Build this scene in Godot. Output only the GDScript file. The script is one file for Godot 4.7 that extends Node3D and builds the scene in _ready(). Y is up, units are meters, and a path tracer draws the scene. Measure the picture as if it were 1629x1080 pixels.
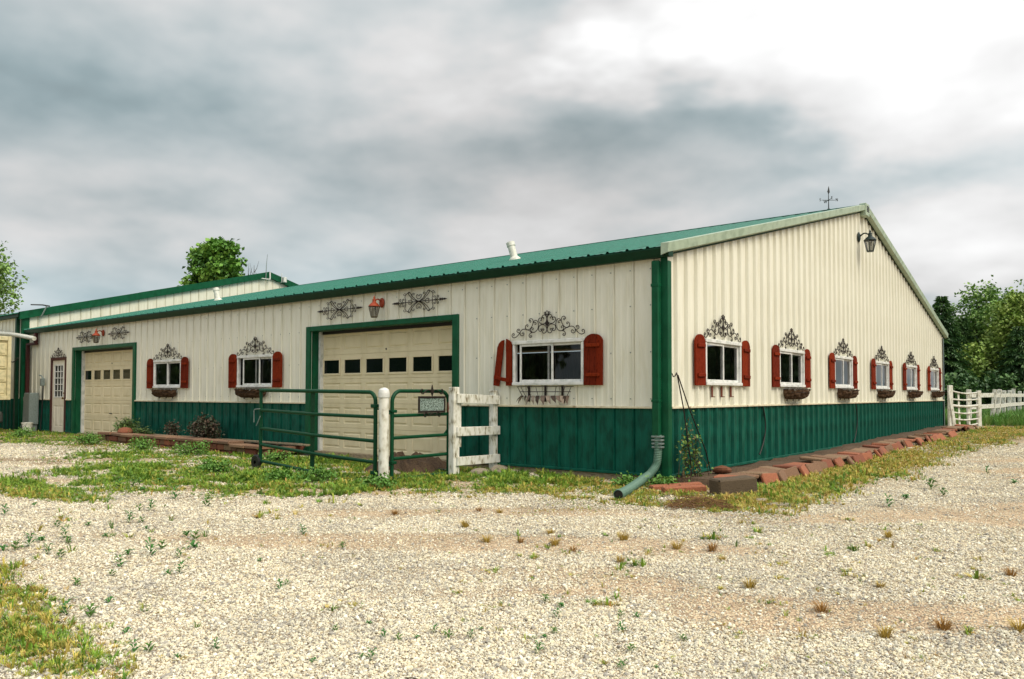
extends Node3D
# A cream and green metal horse barn on a gravel yard, under a broken overcast sky.
# World: the barn's near corner stands at the origin, its long front runs along -x (facing +z), its gable along -z (facing +x).

const PITCH := 0.3048
const SLOPE := 0.246
const BARN_L := 21.2
const BARN_D := 18.57
const CAM := Vector3(4.7425, 1.059, 9.1036)
var cam_basis: Basis
var M := {}
var used := {}
var rng := RandomNumberGenerator.new()
var gn := FastNoiseLite.new()

# ------------------------------------------------------------------ mesh builder
class MB:
	var v := PackedVector3Array()
	var n := PackedVector3Array()
	var c := PackedColorArray()
	var col := Color(1, 1, 1)
	var tinted := false
	func tri(a: Vector3, b: Vector3, d: Vector3) -> void:   # counter-clockwise seen from outside
		var m := (b - a).cross(d - a)
		if m.length_squared() < 1e-16: return
		m = m.normalized()
		v.append(a); v.append(d); v.append(b)
		n.append(m); n.append(m); n.append(m)
		if tinted: c.append(col); c.append(col); c.append(col)
	func quad(a: Vector3, b: Vector3, d: Vector3, e: Vector3) -> void:
		tri(a, b, d); tri(a, d, e)
	func stri(a: Vector3, b: Vector3, d: Vector3, na: Vector3, nb: Vector3, nd: Vector3) -> void:
		v.append(a); v.append(d); v.append(b)
		n.append(na); n.append(nd); n.append(nb)
		if tinted: c.append(col); c.append(col); c.append(col)
	func box(lo: Vector3, hi: Vector3, bevel := 0.0, t := Transform3D.IDENTITY) -> void:
		var ctr := (lo + hi) * 0.5
		var s := (hi - lo) * 0.5
		var b: float = min(bevel, min(s.x, min(s.y, s.z)) * 0.9)
		var P := func(x: float, y: float, z: float) -> Vector3: return t * (ctr + Vector3(x, y, z))
		if b <= 0.0:
			for ax in 3:
				for sg in [-1.0, 1.0]:
					var q: Array = []
					for k in [[-1, -1], [1, -1], [1, 1], [-1, 1]]:
						var p := Vector3.ZERO
						p[ax] = s[ax] * sg
						p[(ax + 1) % 3] = s[(ax + 1) % 3] * k[0]
						p[(ax + 2) % 3] = s[(ax + 2) % 3] * k[1]
						q.append(t * (ctr + p))
					if sg > 0: quad(q[0], q[1], q[2], q[3])
					else: quad(q[3], q[2], q[1], q[0])
			return
		for ax in 3:
			for sg in [-1.0, 1.0]:
				var q: Array = []
				for k in [[-1, -1], [1, -1], [1, 1], [-1, 1]]:
					var p := Vector3.ZERO
					p[ax] = s[ax] * sg
					p[(ax + 1) % 3] = (s[(ax + 1) % 3] - b) * k[0]
					p[(ax + 2) % 3] = (s[(ax + 2) % 3] - b) * k[1]
					q.append(t * (ctr + p))
				if sg > 0: quad(q[0], q[1], q[2], q[3])
				else: quad(q[3], q[2], q[1], q[0])
		for ax in 3:                     # edges along axis ax
			var i := (ax + 1) % 3
			var j := (ax + 2) % 3
			for si in [-1.0, 1.0]:
				for sj in [-1.0, 1.0]:
					var q: Array = []
					for k in [[-1.0, 0], [1.0, 0], [1.0, 1], [-1.0, 1]]:
						var p := Vector3.ZERO
						p[ax] = (s[ax] - b) * k[0]
						if k[1] == 0:
							p[i] = s[i] * si; p[j] = (s[j] - b) * sj
						else:
							p[i] = (s[i] - b) * si; p[j] = s[j] * sj
						q.append(t * (ctr + p))
					if si * sj > 0: quad(q[0], q[1], q[2], q[3])
					else: quad(q[3], q[2], q[1], q[0])
	func tube(path: Array, r0: float, r1 := -1.0, sides := 6, caps := true) -> void:
		if path.size() < 2: return
		if r1 < 0: r1 = r0
		var rings: Array = []
		var norms: Array = []
		var up := Vector3(0.123, 0.97, 0.2).normalized()
		var last := path.size() - 1
		for k in path.size():
			var p: Vector3 = path[k]
			var d: Vector3 = (path[min(k + 1, last)] - path[max(k - 1, 0)])
			if d.length() < 1e-7: d = Vector3.UP
			d = d.normalized()
			var a := up.cross(d)
			if a.length() < 0.05: a = Vector3(1, 0.1, 0).cross(d)
			a = a.normalized()
			var b := d.cross(a)
			up = b if k > 0 else up
			up = b
			var r: float = lerp(r0, r1, float(k) / last)
			var ring := PackedVector3Array()
			var nr := PackedVector3Array()
			for s in sides:
				var g := TAU * s / sides
				var o := a * cos(g) + b * sin(g)
				ring.append(p + o * r); nr.append(o)
			rings.append(ring); norms.append(nr)
		for k in last:
			for s in sides:
				var s2 := (s + 1) % sides
				stri(rings[k][s], rings[k][s2], rings[k + 1][s2], norms[k][s], norms[k][s2], norms[k + 1][s2])
				stri(rings[k][s], rings[k + 1][s2], rings[k + 1][s], norms[k][s], norms[k + 1][s2], norms[k + 1][s])
		if caps:
			for s in range(1, sides - 1):
				tri(rings[0][0], rings[0][s + 1], rings[0][s])
				tri(rings[last][0], rings[last][s], rings[last][s + 1])
	func lathe(prof: Array, sides := 16, ctr := Vector3.ZERO, smooth := true, a0 := 0.0) -> void:   # prof: [r, y] from bottom up, outside right
		for k in prof.size() - 1:
			var p: Vector2 = prof[k]
			var q: Vector2 = prof[k + 1]
			var t := (q - p)
			if t.length() < 1e-7: continue
			var nn := Vector2(t.y, -t.x).normalized()
			for s in sides:
				var g := a0 + TAU * s / sides
				var h := a0 + TAU * (s + 1) / sides
				var u := Vector3(cos(g), 0, -sin(g))
				var w := Vector3(cos(h), 0, -sin(h))
				var A := ctr + u * p.x + Vector3(0, p.y, 0)
				var B := ctr + w * p.x + Vector3(0, p.y, 0)
				var C := ctr + w * q.x + Vector3(0, q.y, 0)
				var D := ctr + u * q.x + Vector3(0, q.y, 0)
				if smooth:
					var n1 := (u * nn.x + Vector3(0, nn.y, 0))
					var n2 := (w * nn.x + Vector3(0, nn.y, 0))
					if p.x > 1e-6: stri(A, B, C, n1, n2, n2)
					if q.x > 1e-6: stri(A, C, D, n1, n2, n1)
				else:
					if p.x > 1e-6: tri(A, B, C)
					if q.x > 1e-6: tri(A, C, D)
	func prism(poly: PackedVector2Array, z0: float, z1: float, t := Transform3D.IDENTITY) -> void:   # poly counter-clockwise in xy, extruded along z
		var idx := Geometry2D.triangulate_polygon(poly)
		for k in range(0, idx.size(), 3):
			var a := poly[idx[k]]
			var b := poly[idx[k + 1]]
			var d := poly[idx[k + 2]]
			if (b - a).cross(d - a) < 0:
				var w := b
				b = d; d = w
			tri(t * Vector3(a.x, a.y, z1), t * Vector3(b.x, b.y, z1), t * Vector3(d.x, d.y, z1))
			tri(t * Vector3(a.x, a.y, z0), t * Vector3(d.x, d.y, z0), t * Vector3(b.x, b.y, z0))
		for k in poly.size():
			var a := poly[k]
			var b := poly[(k + 1) % poly.size()]
			quad(t * Vector3(a.x, a.y, z0), t * Vector3(b.x, b.y, z0), t * Vector3(b.x, b.y, z1), t * Vector3(a.x, a.y, z1))
	func mesh() -> ArrayMesh:
		var arr := []
		arr.resize(Mesh.ARRAY_MAX)
		arr[Mesh.ARRAY_VERTEX] = v
		arr[Mesh.ARRAY_NORMAL] = n
		if tinted: arr[Mesh.ARRAY_COLOR] = c
		var m := ArrayMesh.new()
		m.add_surface_from_arrays(Mesh.PRIMITIVE_TRIANGLES, arr)
		return m

# ------------------------------------------------------------------ nodes
func numbered(called: String) -> String:
	if not used.has(called):
		used[called] = 0
		return called
	used[called] += 1
	return "%s_%03d" % [called, used[called]]

func part(called: String, mesh, mat: Material, parent: Node3D, t := Transform3D.IDENTITY) -> MeshInstance3D:
	var o := MeshInstance3D.new()
	o.name = called
	o.mesh = mesh.mesh() if mesh is MB else mesh
	o.material_override = mat
	o.transform = t
	parent.add_child(o, true)
	return o

func tag(o: Node, label: String, category: String, group := "", kind := "") -> void:
	if label: o.set_meta("label", label)
	if category: o.set_meta("category", category)
	if group: o.set_meta("group", group)
	if kind: o.set_meta("kind", kind)

func thing(called: String, label: String, category: String, at := Vector3.ZERO, turn := 0.0, group := "") -> Node3D:
	var o := Node3D.new()
	o.name = numbered(called)
	add_child(o)
	o.position = at
	o.rotation.y = turn
	tag(o, label, category, group)
	return o

func solid(called: String, mesh, mat: Material, label: String, category: String, t := Transform3D.IDENTITY, group := "") -> MeshInstance3D:
	var o := part(numbered(called), mesh, mat, self, t)
	tag(o, label, category, group)
	return o

func pose(p: Vector3, ry := 0.0, s := 1.0) -> Transform3D:
	return Transform3D(Basis(Vector3.UP, ry).scaled(Vector3(s, s, s)), p)

func ray(u: float, w: float) -> Vector3:      # pixel of the photograph -> direction (depth 1)
	return cam_basis * Vector3((u - 814.5) / 1234.276, (588.82 - w) / 1234.276, -1.0)

func at_depth(u: float, w: float, t: float) -> Vector3:
	return CAM + ray(u, w) * t

func ground_y(x: float, z: float) -> float:
	var h := -0.10
	h += 0.13 * smoothstep(0.0, -18.0, z) * smoothstep(-2.0, 0.5, x)
	h += 0.05 * smoothstep(-7.0, -16.0, x)
	h += gn.get_noise_2d(x * 14.0, z * 14.0) * 0.02
	return h

# ------------------------------------------------------------------ textures and materials
func noise_image(sd: int, freq: float, oct: int, size: int, type := FastNoiseLite.TYPE_SIMPLEX_SMOOTH) -> Image:
	var f := FastNoiseLite.new()
	f.seed = sd
	f.frequency = freq
	f.noise_type = type
	f.fractal_octaves = oct
	var im := f.get_seamless_image(size, size)
	im.convert(Image.FORMAT_L8)
	return im

func ramp_tex(im: Image, stops: Array) -> ImageTexture:    # stops: [t, Color] in sRGB
	var lut: Array = []
	for k in 256:
		var t := k / 255.0
		var col: Color = stops[stops.size() - 1][1]
		if t <= stops[0][0]: col = stops[0][1]
		else:
			for s in stops.size() - 1:
				if t >= stops[s][0] and t <= stops[s + 1][0]:
					col = stops[s][1].lerp(stops[s + 1][1], (t - stops[s][0]) / (stops[s + 1][0] - stops[s][0]))
		lut.append(PackedByteArray([int(clamp(col.r, 0, 1) * 255), int(clamp(col.g, 0, 1) * 255), int(clamp(col.b, 0, 1) * 255)]))
	var src := im.get_data()
	var out := PackedByteArray()
	out.resize(src.size() * 3)
	for k in src.size():
		var q: PackedByteArray = lut[src[k]]
		out[k * 3] = q[0]; out[k * 3 + 1] = q[1]; out[k * 3 + 2] = q[2]
	return ImageTexture.create_from_image(Image.create_from_data(im.get_width(), im.get_height(), false, Image.FORMAT_RGB8, out))

func mat(col: Color, rough := 0.6, metal := 0.0, tex: Texture2D = null, scale := Vector3.ONE, spec := 0.5) -> StandardMaterial3D:
	var m := StandardMaterial3D.new()
	m.albedo_color = col
	m.roughness = rough
	m.metallic = metal
	m.metallic_specular = spec
	if tex:
		m.albedo_texture = tex
		m.uv1_triplanar = true
		m.uv1_world_triplanar = true
		m.uv1_scale = scale
	return m

func make_materials() -> void:
	var streak := ramp_tex(noise_image(3, 0.012, 4, 512), [[0.2, Color(0.955, 0.95, 0.93)], [0.42, Color(0.985, 0.983, 0.978)], [0.7, Color(1, 1, 1)]])
	var mottle := ramp_tex(noise_image(8, 0.02, 5, 512), [[0.2, Color(0.84, 0.86, 0.84)], [0.5, Color(0.96, 0.96, 0.96)], [0.8, Color(1, 1, 1)]])
	var wear := ramp_tex(noise_image(12, 0.03, 5, 512), [[0.18, Color(0.66, 0.62, 0.57)], [0.32, Color(0.93, 0.92, 0.90)], [0.6, Color(1, 1, 1)]])
	var peel := ramp_tex(noise_image(17, 0.02, 5, 512), [[0.14, Color(0.56, 0.52, 0.45)], [0.24, Color(0.80, 0.78, 0.73)], [0.36, Color(0.90, 0.90, 0.87)], [0.6, Color(1, 1, 1)]])
	var stone := ramp_tex(noise_image(23, 0.04, 5, 512), [[0.2, Color(0.62, 0.58, 0.54)], [0.5, Color(0.9, 0.88, 0.85)], [0.8, Color(1, 1, 1)]])
	M.cream = mat(Color(0.885, 0.882, 0.825), 0.45, 0.0, streak, Vector3(0.9, 0.16, 0.9))
	M.cream_trim = mat(Color(0.85, 0.82, 0.72), 0.5, 0.0, wear, Vector3(0.5, 0.5, 0.5))
	var chalk := ramp_tex(noise_image(71, 0.016, 5, 512), [[0.2, Color(0.74, 0.78, 0.77)], [0.45, Color(0.9, 0.92, 0.91)], [0.75, Color(1, 1, 1)]])
	M.green = mat(Color(0.05, 0.345, 0.285), 0.5, 0.0, chalk, Vector3(0.7, 0.35, 0.7))
	M.trim = mat(Color(0.07, 0.33, 0.22), 0.42, 0.0, mottle, Vector3(0.6, 0.3, 0.6))
	M.gutter = mat(Color(0.05, 0.22, 0.15), 0.45, 0.0, mottle, Vector3(0.4, 0.6, 0.4))
	M.roof = mat(Color(0.17, 0.45, 0.385), 0.38, 0.0, mottle, Vector3(0.25, 0.25, 0.25))
	M.sage = mat(Color(0.65, 0.72, 0.635), 0.5, 0.0, mottle, Vector3(0.4, 0.4, 0.4))
	M.white = mat(Color(0.88, 0.885, 0.875), 0.45, 0.0, mottle, Vector3(0.5, 0.5, 0.5))
	M.white_wood = mat(Color(0.88, 0.88, 0.85), 0.75, 0.0, peel, Vector3(1.1, 0.5, 1.1))
	M.door = mat(Color(0.87, 0.825, 0.695), 0.5, 0.0, streak, Vector3(0.5, 0.3, 0.5))
	M.door_white = mat(Color(0.86, 0.84, 0.78), 0.45, 0.0, streak, Vector3(0.5, 0.3, 0.5))
	M.maroon = mat(Color(0.27, 0.09, 0.08), 0.55, 0.0, mottle, Vector3(0.5, 0.5, 0.5))
	M.red = mat(Color(0.455, 0.155, 0.08), 0.75, 0.0, wear, Vector3(2.5, 0.6, 2.5), 0.15)
	M.reds = [M.red, mat(Color(0.41, 0.145, 0.085), 0.75, 0.0, wear, Vector3(2.2, 0.5, 2.2), 0.15), mat(Color(0.49, 0.18, 0.09), 0.75, 0.0, wear, Vector3(2.8, 0.7, 2.8), 0.15)]
	M.iron = mat(Color(0.14, 0.10, 0.085), 0.6, 0.3)
	M.rust = mat(Color(0.42, 0.17, 0.09), 0.75, 0.1, wear, Vector3(6, 6, 6))
	M.gate_green = mat(Color(0.05, 0.27, 0.17), 0.42, 0.0, mottle, Vector3(1.5, 1.5, 1.5))
	M.lamp_copper = mat(Color(0.62, 0.25, 0.12), 0.55, 0.2, wear, Vector3(5, 5, 5))
	M.lamp_dark = mat(Color(0.10, 0.17, 0.16), 0.5, 0.3)
	M.bronze = mat(Color(0.30, 0.24, 0.15), 0.5, 0.4)
	M.frosted = mat(Color(0.72, 0.72, 0.66), 0.35)
	M.glass = mat(Color(0.03, 0.045, 0.04, 0.35), 0.02)
	M.glass.transparency = BaseMaterial3D.TRANSPARENCY_ALPHA
	M.dark_glass = mat(Color(0.05, 0.085, 0.075), 0.08, 0.0, null, Vector3.ONE, 0.3)
	for q in ["green", "trim", "gutter", "roof", "gate_green"]: M[q].metallic_specular = 0.3
	M.grey_metal = mat(Color(0.52, 0.57, 0.56), 0.5, 0.2, mottle, Vector3(2, 2, 2))
	M.dark_metal = mat(Color(0.17, 0.18, 0.18), 0.55, 0.2)
	M.pvc = mat(Color(0.88, 0.88, 0.84), 0.4, 0.0, mottle, Vector3(1, 1, 1))
	M.coco = mat(Color(0.33, 0.24, 0.15), 0.95, 0.0, stone, Vector3(4, 4, 4))
	M.soil = mat(Color(0.37, 0.30, 0.23), 0.95, 0.0, stone, Vector3(1.6, 1.6, 1.6))
	M.brick = []
	for q in [Color(0.62, 0.39, 0.29), Color(0.56, 0.34, 0.26), Color(0.54, 0.42, 0.33), Color(0.67, 0.42, 0.31), Color(0.58, 0.48, 0.38)]:
		M.brick.append(mat(q, 0.9, 0.0, stone, Vector3(3, 3, 3)))
	M.paver = []
	for q in [Color(0.58, 0.45, 0.36), Color(0.53, 0.42, 0.34), Color(0.62, 0.50, 0.40)]:
		M.paver.append(mat(q, 0.9, 0.0, stone, Vector3(2.2, 2.2, 2.2)))
	M.timber = mat(Color(0.35, 0.295, 0.23), 0.9, 0.0, peel, Vector3(2, 6, 6))
	M.board = mat(Color(0.58, 0.53, 0.44), 0.85, 0.0, peel, Vector3(0.8, 5, 5))
	M.bark = mat(Color(0.30, 0.25, 0.20), 0.95, 0.0, stone, Vector3(3, 1, 3))
	M.rock = mat(Color(0.66, 0.63, 0.57), 0.9, 0.0, stone, Vector3(4, 4, 4))
	M.plaque = mat(Color(0.62, 0.68, 0.66), 0.6, 0.1, ramp_tex(noise_image(31, 0.06, 4, 256), [[0.3, Color(0.35, 0.38, 0.36)], [0.5, Color(0.8, 0.85, 0.83)], [0.7, Color(1, 1, 1)]]), Vector3(2.5, 2.5, 2.5))
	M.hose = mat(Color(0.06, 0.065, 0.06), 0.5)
	M.container = mat(Color(0.82, 0.78, 0.62), 0.6, 0.0, mottle, Vector3(0.6, 0.6, 0.6))
	M.leaf = mat(Color(1, 1, 1), 0.6)
	M.leaf.vertex_color_use_as_albedo = true
	M.leaf.cull_mode = BaseMaterial3D.CULL_DISABLED
	M.leaf.backlight_enabled = true
	M.leaf.backlight = Color(0.25, 0.3, 0.12)
	M.grass = mat(Color(1, 1, 1), 0.7)
	M.grass.vertex_color_use_as_albedo = true
	M.grass.cull_mode = BaseMaterial3D.CULL_DISABLED
	M.pebble = mat(Color(1, 1, 1), 0.85)
	M.pebble.vertex_color_use_as_albedo = true

# ------------------------------------------------------------------ ribbed metal sheets
func rib_profile(u0: float, u1: float, phase: float, h: float, bold := false) -> Array:   # [u, height] pairs
	var out: Array = [[u0, 0.0]]
	var k := int(ceil((u0 - phase) / PITCH)) - 1
	while phase + k * PITCH < u1 + PITCH:
		var r := phase + k * PITCH
		var rib := [[-0.023, 0.0], [-0.020, -0.014], [-0.013, -0.014], [-0.011, 0.0], [-0.006, h], [0.006, h], [0.011, 0.0], [0.013, -0.014], [0.020, -0.014], [0.023, 0.0]]  # side grooves are added so that a dark shadow line follows each rib
		if bold: rib = [[-0.064, 0.0], [-0.060, -0.026], [-0.038, -0.026], [-0.028, 0.0], [-0.014, h], [0.014, h], [0.028, 0.0]]
		for q in rib + [ [0.078, 0.0], [0.088, h * 0.16], [0.112, h * 0.16], [0.122, 0.0], [0.182, 0.0], [0.192, h * 0.16], [0.216, h * 0.16], [0.226, 0.0]]:
			var u: float = r + q[0]
			if u > u0 + 0.001 and u < u1 - 0.001: out.append([u, q[1]])
		k += 1
	out.append([u1, 0.0])
	return out

func ribbed(called: String, u0: float, u1: float, phase: float, h: float, lo: Callable, hi: Callable, holes: Array, place: Callable, m: Material, parent: Node3D, per_sheet := 3, bold := false) -> void:
	var cuts: Array = [u0]
	var k := int(floor((u0 - phase) / PITCH)) - 1
	while true:
		var c := phase + PITCH * per_sheet * k + 0.04
		if c > u1 - 0.1: break
		if c > u0 + 0.1: cuts.append(c)
		k += 1
	cuts.append(u1)
	var prof := rib_profile(u0, u1, phase, h, bold)
	for s in cuts.size() - 1:
		var a: float = cuts[s]
		var b: float = cuts[s + 1]
		var us: Array = [a, b]
		for q in prof:
			if q[0] > a and q[0] < b: us.append(q[0])
		for hl in holes:
			for e in [hl[0], hl[1]]:
				if e > a and e < b: us.append(e)
		us.sort()
		var mb := MB.new()
		for i in us.size() - 1:
			var p: float = us[i]
			var q: float = us[i + 1]
			if q - p < 1e-4: continue
			var mid := (p + q) * 0.5
			var hp := prof_at(prof, p)
			var hq := prof_at(prof, q)
			var spans: Array = [[-1.0, -1.0]]     # -1: follow lo / hi
			var inside: Array = []
			for hl in holes:
				if mid > hl[0] and mid < hl[1]: inside.append(hl)
			inside.sort_custom(func(x, y): return x[2] < y[2])
			var y0p: float = lo.call(p)
			var y0q: float = lo.call(q)
			for hl in inside:
				var cut: float = min(hl[2], min(hi.call(p), hi.call(q)))
				if cut > y0p + 0.001:
					mb.quad(place.call(p, y0p, hp), place.call(q, y0q, hq), place.call(q, cut, hq), place.call(p, cut, hp))
				y0p = max(y0p, hl[3]); y0q = max(y0q, hl[3])
			var y1p: float = hi.call(p)
			var y1q: float = hi.call(q)
			if y1p > y0p + 0.001 or y1q > y0q + 0.001:
				mb.quad(place.call(p, y0p, hp), place.call(q, y0q, hq), place.call(q, y1q, hq), place.call(p, y1p, hp))
		if mb.v.size() > 0:
			part(called, mb, m, parent)

func prof_at(prof: Array, u: float) -> float:
	var a := 0
	var b := prof.size() - 1
	while b - a > 1:
		var m := (a + b) / 2
		if prof[m][0] <= u: a = m
		else: b = m
	var d: float = prof[b][0] - prof[a][0]
	return lerp(float(prof[a][1]), float(prof[b][1]), clamp((u - prof[a][0]) / d, 0.0, 1.0)) if d > 1e-6 else prof[a][1]

# ------------------------------------------------------------------ barn fittings (local frame: x right, y up, z out of the wall)
var win_cache := {}
func add_window(barn: Node3D, t: Transform3D, opened: float) -> void:
	var w := 0.635
	var mb := MB.new()
	mb.box(Vector3(-w, 0.608, -0.02), Vector3(w, 0.66, 0.062), 0.006)
	mb.box(Vector3(-w, 0.0, -0.02), Vector3(w, 0.046, 0.07), 0.006)
	mb.box(Vector3(-w + 0.002, 0.046, -0.02), Vector3(-w + 0.042, 0.608, 0.054), 0.005)
	mb.box(Vector3(w - 0.042, 0.046, -0.02), Vector3(w - 0.002, 0.608, 0.054), 0.005)
	var win := part("window", mb, M.white, barn, t)
	var x0 := -w + 0.043
	var x1 := w - 0.043
	var half := (x1 - x0) * 0.5 + 0.014
	for side in 2:
		var a := x0 + opened if side == 0 else x1 - half
		var z := 0.030 if side == 0 else 0.004
		var b := a + half
		var s := MB.new()
		var f := 0.030
		var y0 := 0.047
		var y1 := 0.607
		s.box(Vector3(a, y0, z - 0.012), Vector3(a + f, y1, z + 0.012), 0.004)
		s.box(Vector3(b - f, y0, z - 0.012), Vector3(b, y1, z + 0.012), 0.004)
		s.box(Vector3(a + f, y0, z - 0.011), Vector3(b - f, y0 + 0.036, z + 0.011), 0.004)
		s.box(Vector3(a + f, y1 - 0.034, z - 0.011), Vector3(b - f, y1, z + 0.011), 0.004)
		part("sash", s, M.white, win)
		var g := MB.new()
		g.quad(Vector3(a + f, y0 + 0.036, z), Vector3(b - f, y0 + 0.036, z), Vector3(b - f, y1 - 0.034, z), Vector3(a + f, y1 - 0.034, z))
		part("pane", g, M.glass, win)

func arch_board(xa: float, xb: float, w: float, h: float) -> PackedVector2Array:
	var pts := PackedVector2Array([Vector2(xa, 0), Vector2(xb, 0)])
	var r := w * 0.5
	for k in 7:
		var x: float = lerp(xb, xa, k / 6.0)
		pts.append(Vector2(x, h - r * 0.75 + sqrt(max(0.0, r * r - x * x)) * 0.75))
	return pts

var shutter_count := 0
func add_shutter(barn: Node3D, t: Transform3D, w := 0.305) -> void:
	var h := 0.71
	var order := [1, 0, 2]
	shutter_count += 1
	t = t * Transform3D(Basis(Vector3(0, 0, 1), 0.012 * sin(shutter_count * 2.4)), Vector3.ZERO)
	var sh: MeshInstance3D = null
	for k in order:
		var xa: float = -w * 0.5 + k * w / 3.0
		var p := MB.new()
		p.prism(arch_board(xa + 0.002, xa + w / 3.0 - 0.002, w, h + 0.002 * ((k * 7) % 3)), 0.036, 0.0608 - 0.001 * k)
		if sh == null: sh = part("shutter", p, M.reds[(shutter_count * 2) % 3], barn, t)
		else: part("board", p, M.reds[(shutter_count * 2 + k * (shutter_count % 2)) % 3], sh)
	for y in [0.12, 0.53]:
		var bt := MB.new()
		bt.box(Vector3(-w * 0.36, y, 0.061), Vector3(w * 0.36, y + 0.05, 0.086), 0.006)
		part("batten", bt, M.reds[shutter_count % 3], sh)

func spiral(c: Vector2, start: Vector2, turns: float, cw: bool, end_r := 0.3) -> Array:   # winds from start in towards c
	var out: Array = []
	var d := start - c
	var n := int(10 * turns) + 2
	for k in n + 1:
		var f := float(k) / n
		var g := f * turns * TAU * (-1.0 if cw else 1.0)
		out.append(c + d.rotated(g) * lerp(1.0, end_r, f))
	return out

func smooth_path(pts: Array, sub := 4) -> Array:
	var out: Array = []
	for k in pts.size() - 1:
		var p0: Vector2 = pts[max(k - 1, 0)]
		var p1: Vector2 = pts[k]
		var p2: Vector2 = pts[k + 1]
		var p3: Vector2 = pts[min(k + 2, pts.size() - 1)]
		for s in sub:
			out.append(p1.cubic_interpolate(p2, p0, p3, float(s) / sub))
	out.append(pts[pts.size() - 1])
	return out

func flat_tube(mb: MB, pts: Array, r: float, mirror: bool, sx: float, sy: float, z := 0.0) -> void:
	for sg in ([1.0, -1.0] if mirror else [1.0]):
		var path: Array = []
		for p in pts: path.append(Vector3(p.x * sx * sg, p.y * sy, z))
		mb.tube(path, r, r, 5)

var scroll_meshes: Array = []
func make_scrolls() -> void:
	# arched scroll, traced as units of the photograph's enlargement; x from the middle, y down from the top
	var iron := MB.new()
	var P := func(x: float, y: float) -> Vector2: return Vector2(x - 748.0, 560.0 - (y + 0.079 * (x - 748.0)))
	var S := func(list: Array) -> Array:
		var o: Array = []
		for q in list: o.append(P.call(q[0], q[1]))
		return smooth_path(o)
	var sx := 0.00106
	var sy := 0.00086
	var r := 0.0062
	var lines: Array = [
		[[812, 312], [800, 296], [818, 284], [836, 296], [832, 268], [808, 247], [778, 256], [757, 290], [753, 330], [768, 372], [804, 396], [848, 388], [880, 360], [892, 325], [884, 296], [864, 288], [844, 300], [836, 322], [850, 334], [862, 320]],
		[[812, 512], [800, 494], [812, 480], [830, 492], [828, 528], [806, 554], [778, 552], [756, 524], [752, 486], [768, 444], [802, 412], [850, 408], [884, 430], [894, 468], [884, 502], [862, 516], [842, 506], [838, 484], [852, 474], [862, 486]],
		[[960, 374], [948, 386], [934, 370], [944, 350], [966, 352], [974, 338], [960, 322], [932, 318], [908, 344], [896, 392], [900, 446], [926, 494], [964, 518], [1004, 508], [1026, 478], [1022, 446], [1002, 434], [984, 450], [990, 470], [1004, 466]],
		[[1046, 330], [1034, 336], [1024, 322], [1034, 304], [1052, 316], [1056, 300], [1040, 278], [1012, 278], [992, 302], [986, 346], [1002, 398], [1036, 446], [1080, 462], [1110, 444], [1122, 408], [1110, 378], [1088, 370], [1074, 386], [1084, 402], [1094, 392]],
		[[964, 518], [1010, 516], [1046, 536], [1056, 570], [1040, 596], [1016, 592], [1012, 572], [1028, 566], [1034, 578]],
		[[1014, 512], [1050, 478], [1100, 450], [1150, 438], [1190, 452], [1214, 490], [1206, 532], [1180, 550], [1154, 538], [1148, 512], [1166, 498], [1182, 508], [1176, 522]],
		[[1214, 490], [1250, 530], [1290, 560], [1330, 562], [1358, 538], [1358, 504], [1338, 488], [1320, 502], [1326, 520], [1340, 516]],
		[[1214, 490], [1252, 482], [1272, 458], [1262, 430], [1240, 424], [1226, 438], [1236, 454], [1248, 446]],
		[[748, 262], [772, 246], [796, 222], [792, 202], [776, 208], [770, 236], [748, 262]],
	]
	for l in lines: flat_tube(iron, S.call(l), r, true, sx, sy)
	flat_tube(iron, S.call([[748, 262], [766, 224], [764, 196], [748, 186], [732, 196], [730, 224], [748, 262]]), r, false, sx, sy)
	flat_tube(iron, S.call([[748, 262], [748, 350]]), r, false, sx, sy)
	flat_tube(iron, S.call([[748, 450], [748, 520]]), r, false, sx, sy)
	iron.prism(PackedVector2Array([Vector2(0, 112 * sy), Vector2(36 * sx, 160 * sy), Vector2(0, 208 * sy), Vector2(-36 * sx, 160 * sy)]), -0.006, 0.008)
	scroll_meshes.append(iron.mesh())
	# long medallion: bar with leaf tips, four looped petals, side bows and small curls
	var md := MB.new()
	var q: Array = []
	for sgy in [1.0, -1.0]:
		var F := func(list: Array) -> Array:
			var o: Array = []
			for e in list: o.append(Vector2(e[0], e[1] * sgy))
			return smooth_path(o)
		flat_tube(md, F.call([[0, 0], [60, 44], [112, 112], [140, 160], [162, 166], [164, 142], [132, 92], [76, 34], [0, 0]]), 0.0062, true, 0.00152, 0.00103)
		flat_tube(md, F.call([[150, 156], [196, 136], [218, 92], [206, 40], [214, 0]]), 0.0062, true, 0.00152, 0.00103)
		flat_tube(md, F.call([[196, 136], [224, 150], [238, 132], [226, 116]]), 0.0055, true, 0.00152, 0.00103)
		flat_tube(md, F.call([[112, 112], [92, 140], [72, 136], [74, 116], [88, 118]]), 0.0055, true, 0.00152, 0.00103)
		flat_tube(md, F.call([[0, 40], [26, 56], [40, 88], [26, 112], [8, 104], [10, 88], [20, 92]]), 0.0055, true, 0.00152, 0.00103)
		flat_tube(md, F.call([[236, 0], [262, 26], [256, 56], [236, 62], [228, 46], [242, 42]]), 0.0055, true, 0.00152, 0.00103)
		flat_tube(md, F.call([[262, 0], [286, 22], [304, 52], [292, 66], [280, 56], [288, 46]]), 0.0055, true, 0.00152, 0.00103)
		flat_tube(md, F.call([[96, 8], [120, 30], [150, 34], [160, 20], [148, 12]]), 0.0055, true, 0.00152, 0.00103)
	flat_tube(md, [Vector2(-400, 0), Vector2(-200, 0), Vector2(0, 0), Vector2(200, 0), Vector2(400, 0)], 0.007, false, 0.00152, 0.00103)
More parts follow.
